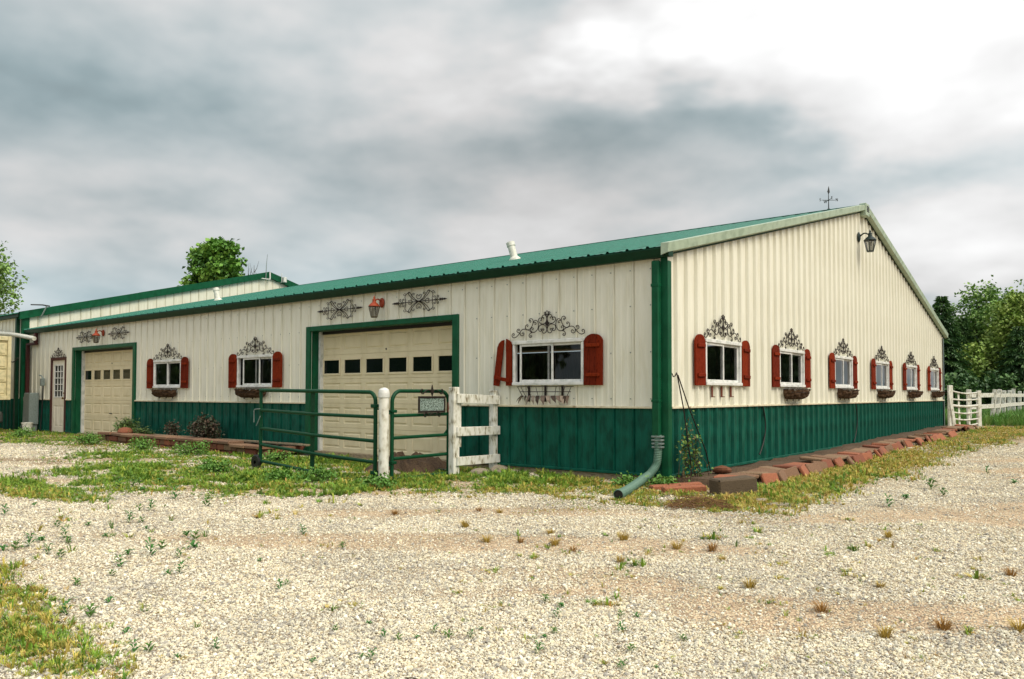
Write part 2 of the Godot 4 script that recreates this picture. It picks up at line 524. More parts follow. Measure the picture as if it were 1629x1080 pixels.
	for sg in [1.0, -1.0]:
		for e in [[318, 56, 26], [352, 54, 22], [384, 46, 17]]:
			var tip: float = (e[0] + e[1]) * 0.00152 * sg
			var bx: float = e[0] * 0.00152 * sg
			var hh: float = e[2] * 0.00103
			var poly := PackedVector2Array([Vector2(bx, -hh), Vector2(tip, 0), Vector2(bx, hh)])
			if sg < 0: poly = PackedVector2Array([Vector2(bx, hh), Vector2(tip, 0), Vector2(bx, -hh)])
			md.prism(poly, -0.004 + 0.002 * e[2] / 26.0, 0.004 + 0.002 * e[2] / 26.0)
	md.lathe([Vector2(0.05, -0.004), Vector2(0.05, 0.006), Vector2(0.02, 0.012), Vector2(0, 0.014)], 10)
	scroll_meshes.append(md.mesh())

func add_scroll(kind: int, t: Transform3D, called: String, label: String, group: String) -> void:
	solid(called, scroll_meshes[kind], M.iron, label, "ornament", t, group)

func wall_lamp(called: String, label: String, t: Transform3D, metal: Material, s: float, group := "") -> void:
	var o := thing(called, label, "lamp", Vector3.ZERO, 0.0, group)
	o.transform = t
	var a := MB.new()
	a.lathe([Vector2(0, 0), Vector2(0.062, 0), Vector2(0.06, 0.012), Vector2(0.04, 0.026), Vector2(0.0, 0.03)], 16)
	part("wall_plate", a, metal, o, Transform3D(Basis(Vector3.RIGHT, PI / 2).scaled(Vector3(1, 1, 1)), Vector3(0, 0.27 * s, 0.022)) * Transform3D(Basis.from_scale(Vector3(s, s, s * 1.4)), Vector3.ZERO))
	var b := MB.new()
	var path: Array = []
	for k in 13:
		var f := k / 12.0
		path.append(Vector3(0, 0.27 + 0.055 * sin(f * PI) , 0.03 + f * 0.17) * s)
	b.tube(path, 0.013 * s, 0.011 * s, 8)
	part("arm", b, metal, o)
	var z := 0.20 * s
	var r := 0.086 * s
	var c := MB.new()
	c.lathe([Vector2(r * 1.18, 0.19 * s), Vector2(r * 1.18, 0.198 * s), Vector2(r * 0.8, 0.235 * s), Vector2(r * 0.42, 0.262 * s), Vector2(r * 0.34, 0.30 * s), Vector2(r * 0.42, 0.305 * s), Vector2(r * 0.16, 0.33 * s), Vector2(r * 0.2, 0.345 * s), Vector2(0.0, 0.385 * s)], 12, Vector3(0, 0, z))
	part("cap", c, metal, o)
	var d := MB.new()
	for k in 6:
		var g := TAU * k / 6.0
		var u := Vector3(cos(g), 0, sin(g))
		d.tube([u * r * 1.1 + Vector3(0, 0.19 * s, z), u * r * 0.62 + Vector3(0, 0.012 * s, z)], 0.0065 * s, 0.0065 * s, 5)
	d.lathe([Vector2(0, 0.0), Vector2(r * 0.66, 0.0), Vector2(r * 0.68, 0.014 * s), Vector2(r * 0.3, 0.016 * s), Vector2(0, 0.02 * s)], 12, Vector3(0, 0, z))
	part("frame", d, M.bronze if metal == M.lamp_copper else metal, o)
	var e := MB.new()
	for k in 6:
		var g := TAU * k / 6.0
		var g2 := TAU * (k + 1) / 6.0
		var u := Vector3(cos(g), 0, -sin(g))
		var w := Vector3(cos(g2), 0, -sin(g2))
		var y0 := Vector3(0, 0.016 * s, z)
		var y1 := Vector3(0, 0.19 * s, z)
		e.quad(u * r * 0.6 + y0, w * r * 0.6 + y0, w * r * 1.06 + y1, u * r * 1.06 + y1)
	part("pane", e, M.glass, o)
	var f2 := MB.new()
	f2.lathe([Vector2(0, 0.02 * s), Vector2(0.018 * s, 0.02 * s), Vector2(0.018 * s, 0.10 * s), Vector2(0.026 * s, 0.13 * s), Vector2(0.014 * s, 0.16 * s), Vector2(0, 0.165 * s)], 10, Vector3(0, 0, z))
	part("bulb", f2, M.frosted, o)

func flower_basket(called: String, label: String, t: Transform3D, w: float, sd: int, group: String) -> void:
	var o := thing(called, label, "planter", Vector3.ZERO, 0.0, group)
	o.transform = t
	var nz := FastNoiseLite.new()
	nz.seed = sd
	nz.frequency = 13.0
	var mb := MB.new()
	var R := 9
	var N := 26
	var rows: Array = []
	for i in R + 1:
		var f := float(i) / R
		var rad := sin(f * PI * 0.5) ** 0.6
		var y := -0.17 * cos(f * PI * 0.5)
		var row: Array = []
		for j in N + 1:
			var g := PI * j / N
			var p := Vector3(cos(g) * w * 0.5 * (0.55 + 0.45 * rad), y, sin(g) * 0.24 * rad + 0.03)
			var d := nz.get_noise_3d(p.x, p.y, p.z) * 0.06
			p += Vector3(cos(g), -0.2, sin(g)) * d
			if i == R: p.y += nz.get_noise_2d(p.x * 3.0, 7.0) * 0.06
			row.append(p)
		rows.append(row)
	for i in R:
		for j in N:
			mb.quad(rows[i][j + 1], rows[i][j], rows[i + 1][j], rows[i + 1][j + 1])
	part("liner", mb, M.coco, o)
	var so := MB.new()
	for j in N:
		var a: Vector3 = rows[R][j] * Vector3(0.97, 1, 0.97)
		var b: Vector3 = rows[R][j + 1] * Vector3(0.97, 1, 0.97)
		so.tri(Vector3(0, -0.02, 0.05), Vector3(a.x, -0.03, a.z), Vector3(b.x, -0.03, b.z))
	part("soil", so, M.soil, o)
	var wi := MB.new()
	for f in [1.0, 0.55]:
		var path: Array = []
		for j in 15:
			var g := PI * j / 14.0
			path.append(Vector3(cos(g) * (w * 0.5 + 0.012) * lerp(0.86, 1.0, f), lerp(-0.13, 0.004, f), sin(g) * 0.262 * lerp(0.8, 1.0, f) + 0.03))
		wi.tube(path, 0.005, 0.005, 5)
	for k in [-0.3, 0.0, 0.3]:
		wi.box(Vector3(k * w - 0.015, -0.2, 0.022), Vector3(k * w + 0.015, 0.01, 0.032))
	part("bracket", wi, M.iron, o)
	var tw := MB.new()
	var r2 := RandomNumberGenerator.new()
	r2.seed = sd
	for k in 26:
		var p := Vector3(r2.randf_range(-0.46, 0.46) * w, -0.03, r2.randf_range(0.06, 0.2))
		var e := p + Vector3(r2.randf_range(-0.1, 0.1), r2.randf_range(0.0, 0.07), r2.randf_range(-0.03, 0.08))
		tw.tube([p, (p + e) * 0.5 + Vector3(0, 0.012, 0), e], 0.0035, 0.002, 4)
	part("dead_stem", tw, M.coco, o)

func raised_panel(mb: MB, x0: float, x1: float, y0: float, y1: float) -> void:
	var L := [[0.0, 0.0008], [0.014, -0.012], [0.03, -0.012], [0.05, 0.001]]
	for k in 3:
		var a: float = L[k][0]
		var b: float = L[k + 1][0]
		var za: float = L[k][1]
		var zb: float = L[k + 1][1]
		var A := [Vector3(x0 + a, y0 + a, za), Vector3(x1 - a, y0 + a, za), Vector3(x1 - a, y1 - a, za), Vector3(x0 + a, y1 - a, za)]
		var B := [Vector3(x0 + b, y0 + b, zb), Vector3(x1 - b, y0 + b, zb), Vector3(x1 - b, y1 - b, zb), Vector3(x0 + b, y1 - b, zb)]
		for i in 4:
			var j := (i + 1) % 4
			mb.quad(A[i], A[j], B[j], B[i])
	mb.quad(Vector3(x0 + 0.05, y0 + 0.05, 0.001), Vector3(x1 - 0.05, y0 + 0.05, 0.001), Vector3(x1 - 0.05, y1 - 0.05, 0.001), Vector3(x0 + 0.05, y1 - 0.05, 0.001))

func garage_door(barn: Node3D, x0: float, x1: float, top: float) -> void:
	# opening x0..x1, 0..top; green jambs and header around it, sectional door set back
	var fr := MB.new()
	var w := 0.125
	for sg in 2:
		var a := x0 - w if sg == 0 else x1
		fr.box(Vector3(a, -0.09, -0.02), Vector3(a + w, top + 0.09, 0.045), 0.006)
		var b := x0 - 0.004 if sg == 0 else x1 - 0.016
		fr.box(Vector3(b - 0.02, -0.09, -0.15), Vector3(b + 0.02, top, -0.0201))
	fr.box(Vector3(x0, top, -0.02), Vector3(x1, top + 0.09, 0.043), 0.006)
	fr.box(Vector3(x0 - 0.02, top - 0.004, -0.15), Vector3(x1 + 0.02, top + 0.03, -0.0201))
	part("door_frame", fr, M.trim, barn)
	var tk := MB.new()
	tk.box(Vector3(x0 - 0.02, -0.05, -0.26), Vector3(x0 + 0.07, top + 0.05, -0.1505))
	tk.box(Vector3(x1 - 0.07, -0.05, -0.26), Vector3(x1 + 0.02, top + 0.05, -0.1505))
	part("door_track", tk, M.white, barn)
	var dx0 := x0 + 0.02
	var dx1 := x1 - 0.02
	var H := (top + 0.03) / 5.0
	var W := (dx1 - dx0) / 6.0
	var z := -0.225
	var d := MB.new()
	var holes: Array = []
	for r in 5:
		var y0 := -0.02 + r * H
		var y1 := y0 + H - 0.006
		# the face of each section is a lattice around its panels or panes
		var py0 := y0 + 0.075
		var py1 := y1 - 0.075
		d.quad(Vector3(dx0, y0, z), Vector3(dx1, y0, z), Vector3(dx1, py0, z), Vector3(dx0, py0, z))
		d.quad(Vector3(dx0, py1, z), Vector3(dx1, py1, z), Vector3(dx1, y1, z), Vector3(dx0, y1, z))
		for c in 7:
			var xa := dx0 if c == 0 else dx0 + c * W - 0.055
			var xb := dx1 if c == 6 else dx0 + c * W + 0.055
			d.quad(Vector3(xa, py0, z), Vector3(xb, py0, z), Vector3(xb, py1, z), Vector3(xa, py1, z))
		d.quad(Vector3(dx0, y1, z), Vector3(dx1, y1, z), Vector3(dx1, y1 + 0.003, z - 0.012), Vector3(dx0, y1 + 0.003, z - 0.012))
		d.quad(Vector3(dx0, y1 + 0.003, z - 0.012), Vector3(dx1, y1 + 0.003, z - 0.012), Vector3(dx1, y1 + 0.006, z), Vector3(dx0, y1 + 0.006, z))
	var door := part("garage_door", d, M.door, barn)
	door.set_meta("label", "cream sectional overhead door with a row of small dark panes")
	for r in 5:
		var y0 := -0.02 + r * H
		for c in 6:
			var xa := dx0 + c * W + 0.055
			var xb := dx0 + (c + 1) * W - 0.055
			if r == 3:
				var f := MB.new()
				var ya := y0 + 0.075
				var yb := y0 + H - 0.081
				for q in [[xa - 0.012, xb + 0.012, ya - 0.012, ya + 0.026], [xa - 0.012, xb + 0.012, yb - 0.026, yb + 0.012]]:
					f.box(Vector3(q[0], q[2], z - 0.01), Vector3(q[1], q[3], z + 0.014), 0.005)
				f.box(Vector3(xa - 0.012, ya + 0.026, z - 0.01), Vector3(xa + 0.026, yb - 0.026, z + 0.0135), 0.005)
				f.box(Vector3(xb - 0.026, ya + 0.026, z - 0.01), Vector3(xb + 0.012, yb - 0.026, z + 0.0135), 0.005)
				part("window_frame", f, M.door, door)
				var g := MB.new()
				g.box(Vector3(xa + 0.02, ya + 0.02, z - 0.008), Vector3(xb - 0.02, yb - 0.02, z - 0.003))
				part("pane", g, M.dark_glass, door)
			else:
				var p := MB.new()
				raised_panel(p, xa, xb, y0 + 0.075, y0 + H - 0.081)
				part("panel", p, M.door, door, Transform3D(Basis.IDENTITY, Vector3(0, 0, z)))
	var shade_strip := MB.new()  # black strip added for the shadow and mildew under the door header
	shade_strip.box(Vector3(x0 + 0.07, top - 0.055, z + 0.004), Vector3(x1 - 0.07, top + 0.03, z + 0.03), 0.004)
	part("shade_strip", shade_strip, M.hose, door)
	var hd := MB.new()
	var cx := (x0 + x1) * 0.5
	hd.box(Vector3(cx - 0.07, 0.53, z), Vector3(cx - 0.02, 0.55, z + 0.03), 0.004)
	hd.box(Vector3(cx + 0.01, 0.53, z), Vector3(cx + 0.06, 0.55, z + 0.03), 0.004)
	part("handle", hd, M.dark_metal, door)
	var lk := MB.new()
	lk.lathe([Vector2(0, 0), Vector2(0.018, 0), Vector2(0.016, 0.008), Vector2(0, 0.01)], 10)
	part("lock", lk, M.dark_metal, door, Transform3D(Basis(Vector3.RIGHT, PI / 2), Vector3(cx, 1.86, z)))

# ------------------------------------------------------------------ the main barn
func build_barn() -> void:
	var barn := thing("horse_barn", "long low cream metal barn with green wainscot, green roof and red shutters", "barn")
	var front := func(u: float, y: float, h: float) -> Vector3: return Vector3(u, y, h)
	var gable := func(u: float, y: float, h: float) -> Vector3: return Vector3(h, y, -u)
	var back := func(u: float, y: float, h: float) -> Vector3: return Vector3(-u, y, -BARN_D - h)
	var left := func(u: float, y: float, h: float) -> Vector3: return Vector3(-BARN_L + 0.02 - h, y, u)
	var fw := [-12.83, -9.27, -1.88]
	var gw := [1.72, 4.63, 7.73, 10.87, 13.98, 17.05]
	var holes_f: Array = [[-7.44, -3.77, -1.0, 2.25], [-17.93, -14.55, -1.0, 2.25], [-19.43, -18.53, -1.0, 2.03]]
	for x in fw: holes_f.append([x - 0.592, x + 0.592, 1.237, 1.797])
	var holes_g: Array = []
	for u in gw: holes_g.append([u - 0.592, u + 0.592, 1.237, 1.797])
	var k0 := func(_u: float) -> float: return 0.0
	var kt := func(_u: float) -> float: return 0.892
	var ke := func(_u: float) -> float: return 2.90
	var kg := func(u: float) -> float: return 2.885 + SLOPE * min(u, BARN_D - u)
	var ph := -0.176
	ribbed("wall_panel", -BARN_L, -0.005, ph, 0.024, kt, ke, holes_f, front, M.cream, barn)
	ribbed("wainscot_panel", -BARN_L, -0.005, ph, 0.024, k0, kt, holes_f, front, M.green, barn)
	ribbed("wall_panel", 0.005, BARN_D, 0.28, 0.034, kt, kg, holes_g, gable, M.cream, barn, 3, true)
	ribbed("wainscot_panel", 0.005, BARN_D, 0.28, 0.034, k0, kt, [], gable, M.green, barn, 3, true)
	ribbed("wall_panel", 0.0, BARN_L, 0.0, 0.019, k0, ke, [], back, M.cream, barn, 9)
	ribbed("wall_panel", -BARN_D, 0.0, 0.0, 0.0, k0, func(u): return 2.86 + SLOPE * min(-u, BARN_D + u), [], left, M.cream, barn, 18)
	# roof
	var ang := atan(SLOPE)
	var ze := 0.16
	var ye := 2.965
	var slen := (BARN_D * 0.5 + ze) / cos(ang)
	var rf := func(u: float, s: float, h: float) -> Vector3: return Vector3(u, ye + s * sin(ang) + h * cos(ang), ze - s * cos(ang) + h * sin(ang))
	var rb := func(u: float, s: float, h: float) -> Vector3: return Vector3(-u, ye + s * sin(ang) + h * cos(ang), -BARN_D - ze + s * cos(ang) - h * sin(ang))
	ribbed("roof_panel", -BARN_L, 0.14, ph, 0.022, k0, func(_u): return slen, [], rf, M.roof, barn, 3, true)
	ribbed("roof_panel", -0.14, BARN_L, -ph, 0.02, k0, func(_u): return slen, [], rb, M.roof, barn)
	var yr := ye + slen * sin(ang)
	var ud := MB.new()        # underside of the roof deck, so that the eave has thickness
	ud.quad(Vector3(-BARN_L, ye - 0.02, ze - 0.01), Vector3(-BARN_L, yr - 0.02, -BARN_D * 0.5), Vector3(0.12, yr - 0.02, -BARN_D * 0.5), Vector3(0.12, ye - 0.02, ze - 0.01))
	ud.quad(Vector3(-BARN_L, yr - 0.02, -BARN_D * 0.5), Vector3(-BARN_L, ye - 0.02, -BARN_D - ze + 0.01), Vector3(0.12, ye - 0.02, -BARN_D - ze + 0.01), Vector3(0.12, yr - 0.02, -BARN_D * 0.5))
	part("roof_deck", ud, M.board, barn)
	var rc := MB.new()
	for sg in [1.0, -1.0]:
		var t := Transform3D(Basis(Vector3.RIGHT, ang * sg), Vector3(0, yr + 0.026, -BARN_D * 0.5))
		if sg > 0: rc.box(Vector3(-BARN_L, -0.002, 0), Vector3(0.15, 0.01, 0.2), 0.0, t)
		else: rc.box(Vector3(-BARN_L, -0.004, -0.2), Vector3(0.149, 0.008, 0), 0.0, t)
	part("ridge_cap", rc, M.roof, barn)
	# rake trim on the gable, both slopes, in lengths
	for sg in [0, 1]:
		var segs := [0.0, 5.6, slen] if sg == 0 else [0.0, 4.8, slen]
		for k in 2:
			var mb := MB.new()
			var z0: float = ze + 0.04 - segs[k] * cos(ang)
			var z1: float = ze - segs[k + 1] * cos(ang) + (0.03 if k == 0 else -0.001)
			var y0: float = ye + 0.03 + (segs[k]) * sin(ang)
			var y1: float = ye + 0.03 + (segs[k + 1]) * sin(ang)
			if sg == 1:
				z0 = -BARN_D - z0; z1 = -BARN_D - z1
			var dx := 0.003 * k
			var hgt := 0.15
			var A := [Vector3(0.0365, y0 - hgt, z0), Vector3(0.135 + dx, y0 - hgt + 0.03, z0), Vector3(0.15 + dx, y0, z0), Vector3(0.0365, y0 + 0.006, z0)]
			var B := [Vector3(0.0365, y1 - hgt, z1), Vector3(0.135 + dx, y1 - hgt + 0.03, z1), Vector3(0.15 + dx, y1, z1), Vector3(0.0365, y1 + 0.006, z1)]
			for i in 4:
				var j := (i + 1) % 4
				if sg == 0: mb.quad(A[i], A[j], B[j], B[i])
				else: mb.quad(A[j], A[i], B[i], B[j])
			if sg == 0:
				mb.quad(A[3], A[2], A[1], A[0]); mb.quad(B[0], B[1], B[2], B[3])
			else:
				mb.quad(A[0], A[1], A[2], A[3]); mb.quad(B[3], B[2], B[1], B[0])
			part("rake_trim", mb, M.sage, barn)
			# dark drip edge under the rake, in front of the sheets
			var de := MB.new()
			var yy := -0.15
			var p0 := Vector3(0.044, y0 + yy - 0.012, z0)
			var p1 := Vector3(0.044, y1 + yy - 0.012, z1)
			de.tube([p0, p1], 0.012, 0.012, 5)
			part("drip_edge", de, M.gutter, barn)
	var pk := MB.new()
	pk.box(Vector3(0.02, yr - 0.25, -BARN_D * 0.5 - 0.14), Vector3(0.165, yr + 0.035, -BARN_D * 0.5 + 0.14), 0.012)
	var peak := part("peak_box", pk, M.sage, barn)
	var lv := MB.new()
	for k in 4: lv.box(Vector3(0.165, yr - 0.15 + k * 0.035, -BARN_D * 0.5 - 0.1), Vector3(0.172, yr - 0.132 + k * 0.035, -BARN_D * 0.5 + 0.1))
	part("louvre", lv, M.dark_metal, peak)
	# gutter along the front eave
	var gp := PackedVector2Array([Vector2(0.041, 2.835), Vector2(0.11, 2.835), Vector2(0.135, 2.875), Vector2(0.165, 2.935), Vector2(0.165, 2.955), Vector2(0.155, 2.955), Vector2(0.15, 2.935), Vector2(0.12, 2.88), Vector2(0.10, 2.848), Vector2(0.041, 2.848)])
	var gt := MB.new()
	gt.prism(gp, -0.12, BARN_L - 0.02, Transform3D(Basis(Vector3(0, 0, 1), Vector3(0, 1, 0), Vector3(-1, 0, 0)), Vector3(0, 0, 0)))
	gt.box(Vector3(0.12, 2.835, 0.03), Vector3(0.124, 2.955, 0.155))
	part("gutter", gt, M.gutter, barn)
	var fa := MB.new()
	fa.box(Vector3(-BARN_L, 2.85, 0.0355), Vector3(0.02, 2.96, 0.0405))
	part("fascia", fa, M.gutter, barn)
	# downspout with its straps
	var ds := MB.new()
	ds.box(Vector3(-0.150, 0.50, 0.042), Vector3(-0.044, 2.80, 0.118), 0.012)
	var spout := part("downspout", ds, M.trim, barn)
	var sp := MB.new()
	sp.box(Vector3(-0.155, 2.46, 0.04), Vector3(-0.039, 2.50, 0.123), 0.004)
	part("strap", sp, M.trim, spout)
	var sp2 := MB.new()
	sp2.box(Vector3(-0.155, 0.96, 0.04), Vector3(-0.039, 0.99, 0.123), 0.004)
	part("strap", sp2, M.trim, spout)
	# corner trims
	var ct := MB.new()
	ct.box(Vector3(-0.05, 0.0, 0.0345), Vector3(0.048, 2.86, 0.0395))
	ct.box(Vector3(0.0365, 0.0, -0.07), Vector3(0.048, 2.80, 0.0344), 0.004)
	part("corner_trim", ct, M.trim, barn)
	var c2 := MB.new()
	c2.box(Vector3(0.0365, 0.0, -BARN_D - 0.03), Vector3(0.046, 2.84, -BARN_D + 0.09), 0.003)
	part("corner_trim", c2, mat(Color(0.30, 0.36, 0.36), 0.5), barn)
	# wainscot trim, base trim and skirt board
	var open_spans := [[-BARN_L, -19.50], [-18.46, -18.07], [-14.42, -7.58], [-3.63, -0.16]]
	for s in open_spans:
		var mb := MB.new()
		mb.box(Vector3(s[0], 0.872, 0.0), Vector3(s[1], 0.902, 0.046), 0.004)
		part("wainscot_trim", mb, M.cream_trim, barn)
		var bb := MB.new()
		bb.box(Vector3(s[0], -0.012, 0.0), Vector3(s[1], 0.022, 0.044), 0.004)
		part("base_trim", bb, M.green, barn)
		var sk := MB.new()
		sk.box(Vector3(s[0], -0.24, -0.06), Vector3(s[1], -0.0125, 0.012), 0.006)
		part("skirt_board", sk, M.board, barn)
	var gt2 := MB.new()
	gt2.box(Vector3(0.0, 0.872, -BARN_D), Vector3(0.0485, 0.902, -0.09), 0.004)
	part("wainscot_trim", gt2, M.cream_trim, barn)
	var gb := MB.new()
	gb.box(Vector3(0.0, -0.015, -BARN_D), Vector3(0.0475, 0.022, 0.02), 0.004)
	part("base_trim", gb, M.green, barn)
	var gk := MB.new()
	gk.box(Vector3(-0.06, -0.25, -BARN_D), Vector3(0.01, -0.0155, 0.012))
	part("skirt_board", gk, M.board, barn)
	# screw heads in rows on the ribs' flats
	var sc := MB.new()
	var k := 0
	while k < 69:
		var x := ph - k * PITCH - 0.045
		for y in [1.0, 1.62, 2.24, 2.72]:
			var free := true
			for h in holes_f:
				if x > h[0] - 0.35 and x < h[1] + 0.35 and y > h[2] - 0.1 and y < h[3] + 0.12: free = false
			if free and (k * 7 + int(y * 10)) % 11 != 3: sc.box(Vector3(x - 0.007, y - 0.007, 0.0), Vector3(x + 0.007, y + 0.007, 0.007))
		k += 1
	k = 0
	while k < 60:
		var z := -0.325 - k * PITCH
		for y in [1.0, 2.5]:
			if z > -BARN_D + 0.1: sc.box(Vector3(0.0, y - 0.007, z - 0.007), Vector3(0.007, y + 0.007, z + 0.007))
		k += 1
	var scr := part("screw_heads", sc, M.grey_metal, barn)
	scr.set_meta("kind", "stuff")
	# windows and shutters
	for i in 3:
		add_window(barn, pose(Vector3(fw[i], 1.19, 0)), [0.0, 0.16, 0.085][i])
		if i < 2: add_shutter(barn, pose(Vector3(fw[i] - 0.635 - 0.155, 1.185, 0)))
		add_shutter(barn, pose(Vector3(fw[i] + 0.635 + 0.157, 1.185, 0)))
	for i in 6:
		add_window(barn, pose(Vector3(0, 1.19, -gw[i]), PI / 2), 0.0)
		add_shutter(barn, pose(Vector3(0, 1.185, -gw[i] + 0.635 + 0.17), PI / 2), 0.325)
		add_shutter(barn, pose(Vector3(0, 1.185, -gw[i] - 0.635 - 0.165), PI / 2), 0.315)
	# the broken shutter: two of its boards and a slipped batten
	var b1 := MB.new()
	b1.prism(PackedVector2Array([Vector2(-0.055, 0), Vector2(0.055, 0), Vector2(0.055, 0.6), Vector2(0.035, 0.65), Vector2(-0.005, 0.685), Vector2(-0.055, 0.705)]), 0.037, 0.06)
	var br := part("shutter", b1, M.red, barn, pose(Vector3(-2.58, 1.187, 0)))
	br.set_meta("label", "broken red shutter with its middle board missing")
	var b2 := MB.new()
	b2.prism(PackedVector2Array([Vector2(-0.055, 0), Vector2(0.055, 0), Vector2(0.055, 0.705), Vector2(0.01, 0.69), Vector2(-0.035, 0.64), Vector2(-0.055, 0.58)]), 0.037, 0.06)
	part("board", b2, M.red, br, Transform3D(Basis(Vector3(0, 0, 1), -0.14), Vector3(-0.25, 0.0, 0)))
	var bs := MB.new()
	bs.box(Vector3(-0.16, -0.028, 0.0605), Vector3(0.14, 0.028, 0.082), 0.005, Transform3D(Basis(Vector3(0, 0, 1), -0.2), Vector3(-0.12, 0.10, 0)))
	part("batten", bs, M.red, br)
	# garage doors and the walk-in door
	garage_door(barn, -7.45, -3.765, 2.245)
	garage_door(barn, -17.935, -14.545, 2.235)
	var dfm := MB.new()
	dfm.box(Vector3(-19.5, -0.04, -0.02), Vector3(-19.42, 2.0, 0.045), 0.006)
	dfm.box(Vector3(-18.54, -0.04, -0.02), Vector3(-18.46, 2.0, 0.045), 0.006)
	dfm.box(Vector3(-19.5, 2.0, -0.02), Vector3(-18.46, 2.085, 0.047), 0.006)
	part("door_frame", dfm, M.maroon, barn)
	var wd := MB.new()
	var gx0 := -19.27
	var gx1 := -18.69
	for q in [[-19.42, gx0, -0.02, 2.0], [gx1, -18.54, -0.02, 2.0], [gx0, gx1, -0.02, 0.13], [gx0, gx1, 0.72, 0.96], [gx0, gx1, 1.86, 2.0]]:
		wd.quad(Vector3(q[0], q[2], 0.01), Vector3(q[1], q[2], 0.01), Vector3(q[1], q[3], 0.01), Vector3(q[0], q[3], 0.01))
	wd.box(Vector3(-19.42, -0.02, -0.045), Vector3(-18.54, 2.0, -0.03))
	for c in 2:
		var xa := gx0 + c * 0.29
		raised_panel_at(wd, xa + (0.0 if c == 0 else 0.025), xa + 0.265 + (0.0 if c == 0 else 0.025), 0.13, 0.72, 0.01)
	wd.quad(Vector3(gx0 + 0.265, 0.13, 0.01), Vector3(gx0 + 0.315, 0.13, 0.01), Vector3(gx0 + 0.315, 0.72, 0.01), Vector3(gx0 + 0.265, 0.72, 0.01))
	var wdoor := part("walk_door", wd, M.door_white, barn)
	var pn := MB.new()
	pn.box(Vector3(gx0, 0.96, -0.012), Vector3(gx1, 1.86, -0.006))
	part("pane", pn, M.dark_glass, wdoor)
	var mu := MB.new()
	mu.box(Vector3(gx0 - 0.02, 0.94, 0.0), Vector3(gx0 + 0.02, 1.88, 0.022), 0.004)
	mu.box(Vector3(gx1 - 0.02, 0.94, 0.0), Vector3(gx1 + 0.02, 1.88, 0.022), 0.004)
	mu.box(Vector3(gx0 + 0.02, 0.94, 0.0), Vector3(gx1 - 0.02, 0.975, 0.021), 0.004)
	mu.box(Vector3(gx0 + 0.02, 1.845, 0.0), Vector3(gx1 - 0.02, 1.88, 0.021), 0.004)
	for c in [1, 2]: mu.box(Vector3(lerp(gx0, gx1, c / 3.0) - 0.011, 0.975, -0.005), Vector3(lerp(gx0, gx1, c / 3.0) + 0.011, 1.845, 0.014))
	for c in [1, 2, 3, 4]: mu.box(Vector3(gx0 + 0.02, lerp(0.96, 1.86, c / 5.0) - 0.011, -0.005), Vector3(gx1 - 0.02, lerp(0.96, 1.86, c / 5.0) + 0.011, 0.0125))
	part("muntin", mu, M.white, wdoor)
	var kn := MB.new()
	kn.lathe([Vector2(0, 0), Vector2(0.028, 0.0), Vector2(0.014, 0.012), Vector2(0.014, 0.03), Vector2(0.03, 0.045), Vector2(0.03, 0.06), Vector2(0, 0.072)], 12)
	var kb := Basis(Vector3.RIGHT, PI / 2)
	part("knob", kn, mat(Color(0.55, 0.42, 0.18), 0.35, 0.8), wdoor, Transform3D(kb, Vector3(-18.6, 0.93, 0.01)))
	part("deadbolt", kn.mesh(), mat(Color(0.55, 0.42, 0.18), 0.35, 0.8), wdoor, Transform3D(kb.scaled(Vector3(0.8, 0.8, 0.5)), Vector3(-18.6, 1.07, 0.01)))
	# concrete floor inside
	var fl := MB.new()
	fl.box(Vector3(-BARN_L + 0.05, -0.2, -BARN_D + 0.05), Vector3(-0.08, -0.02, -0.07))
	part("slab", fl, M.board, barn)
	# roof vents (white pipe jacks)
	for q in [[-4.9, -3.0], [-15.85, -3.0]]:
		var yv: float = ye + (ze - q[1]) * SLOPE
		var vb := MB.new()
		vb.lathe([Vector2(0.13, -0.04), Vector2(0.12, 0.02), Vector2(0.085, 0.06), Vector2(0.075, 0.07), Vector2(0.075, 0.30), Vector2(0.088, 0.30), Vector2(0.088, 0.38), Vector2(0.075, 0.385), Vector2(0.06, 0.385), Vector2(0.06, 0.2), Vector2(0, 0.2)], 16)
		part("roof_vent", vb, M.pvc, barn, Transform3D(Basis(Vector3(0.25, 0, 1).normalized(), 0.28), Vector3(q[0], yv, q[1])))

func raised_panel_at(mb: MB, x0: float, x1: float, y0: float, y1: float, z: float) -> void:
	var t := MB.new()
	raised_panel(t, x0, x1, y0, y1)
	for k in t.v.size():
		mb.v.append(t.v[k] + Vector3(0, 0, z)); mb.n.append(t.n[k])

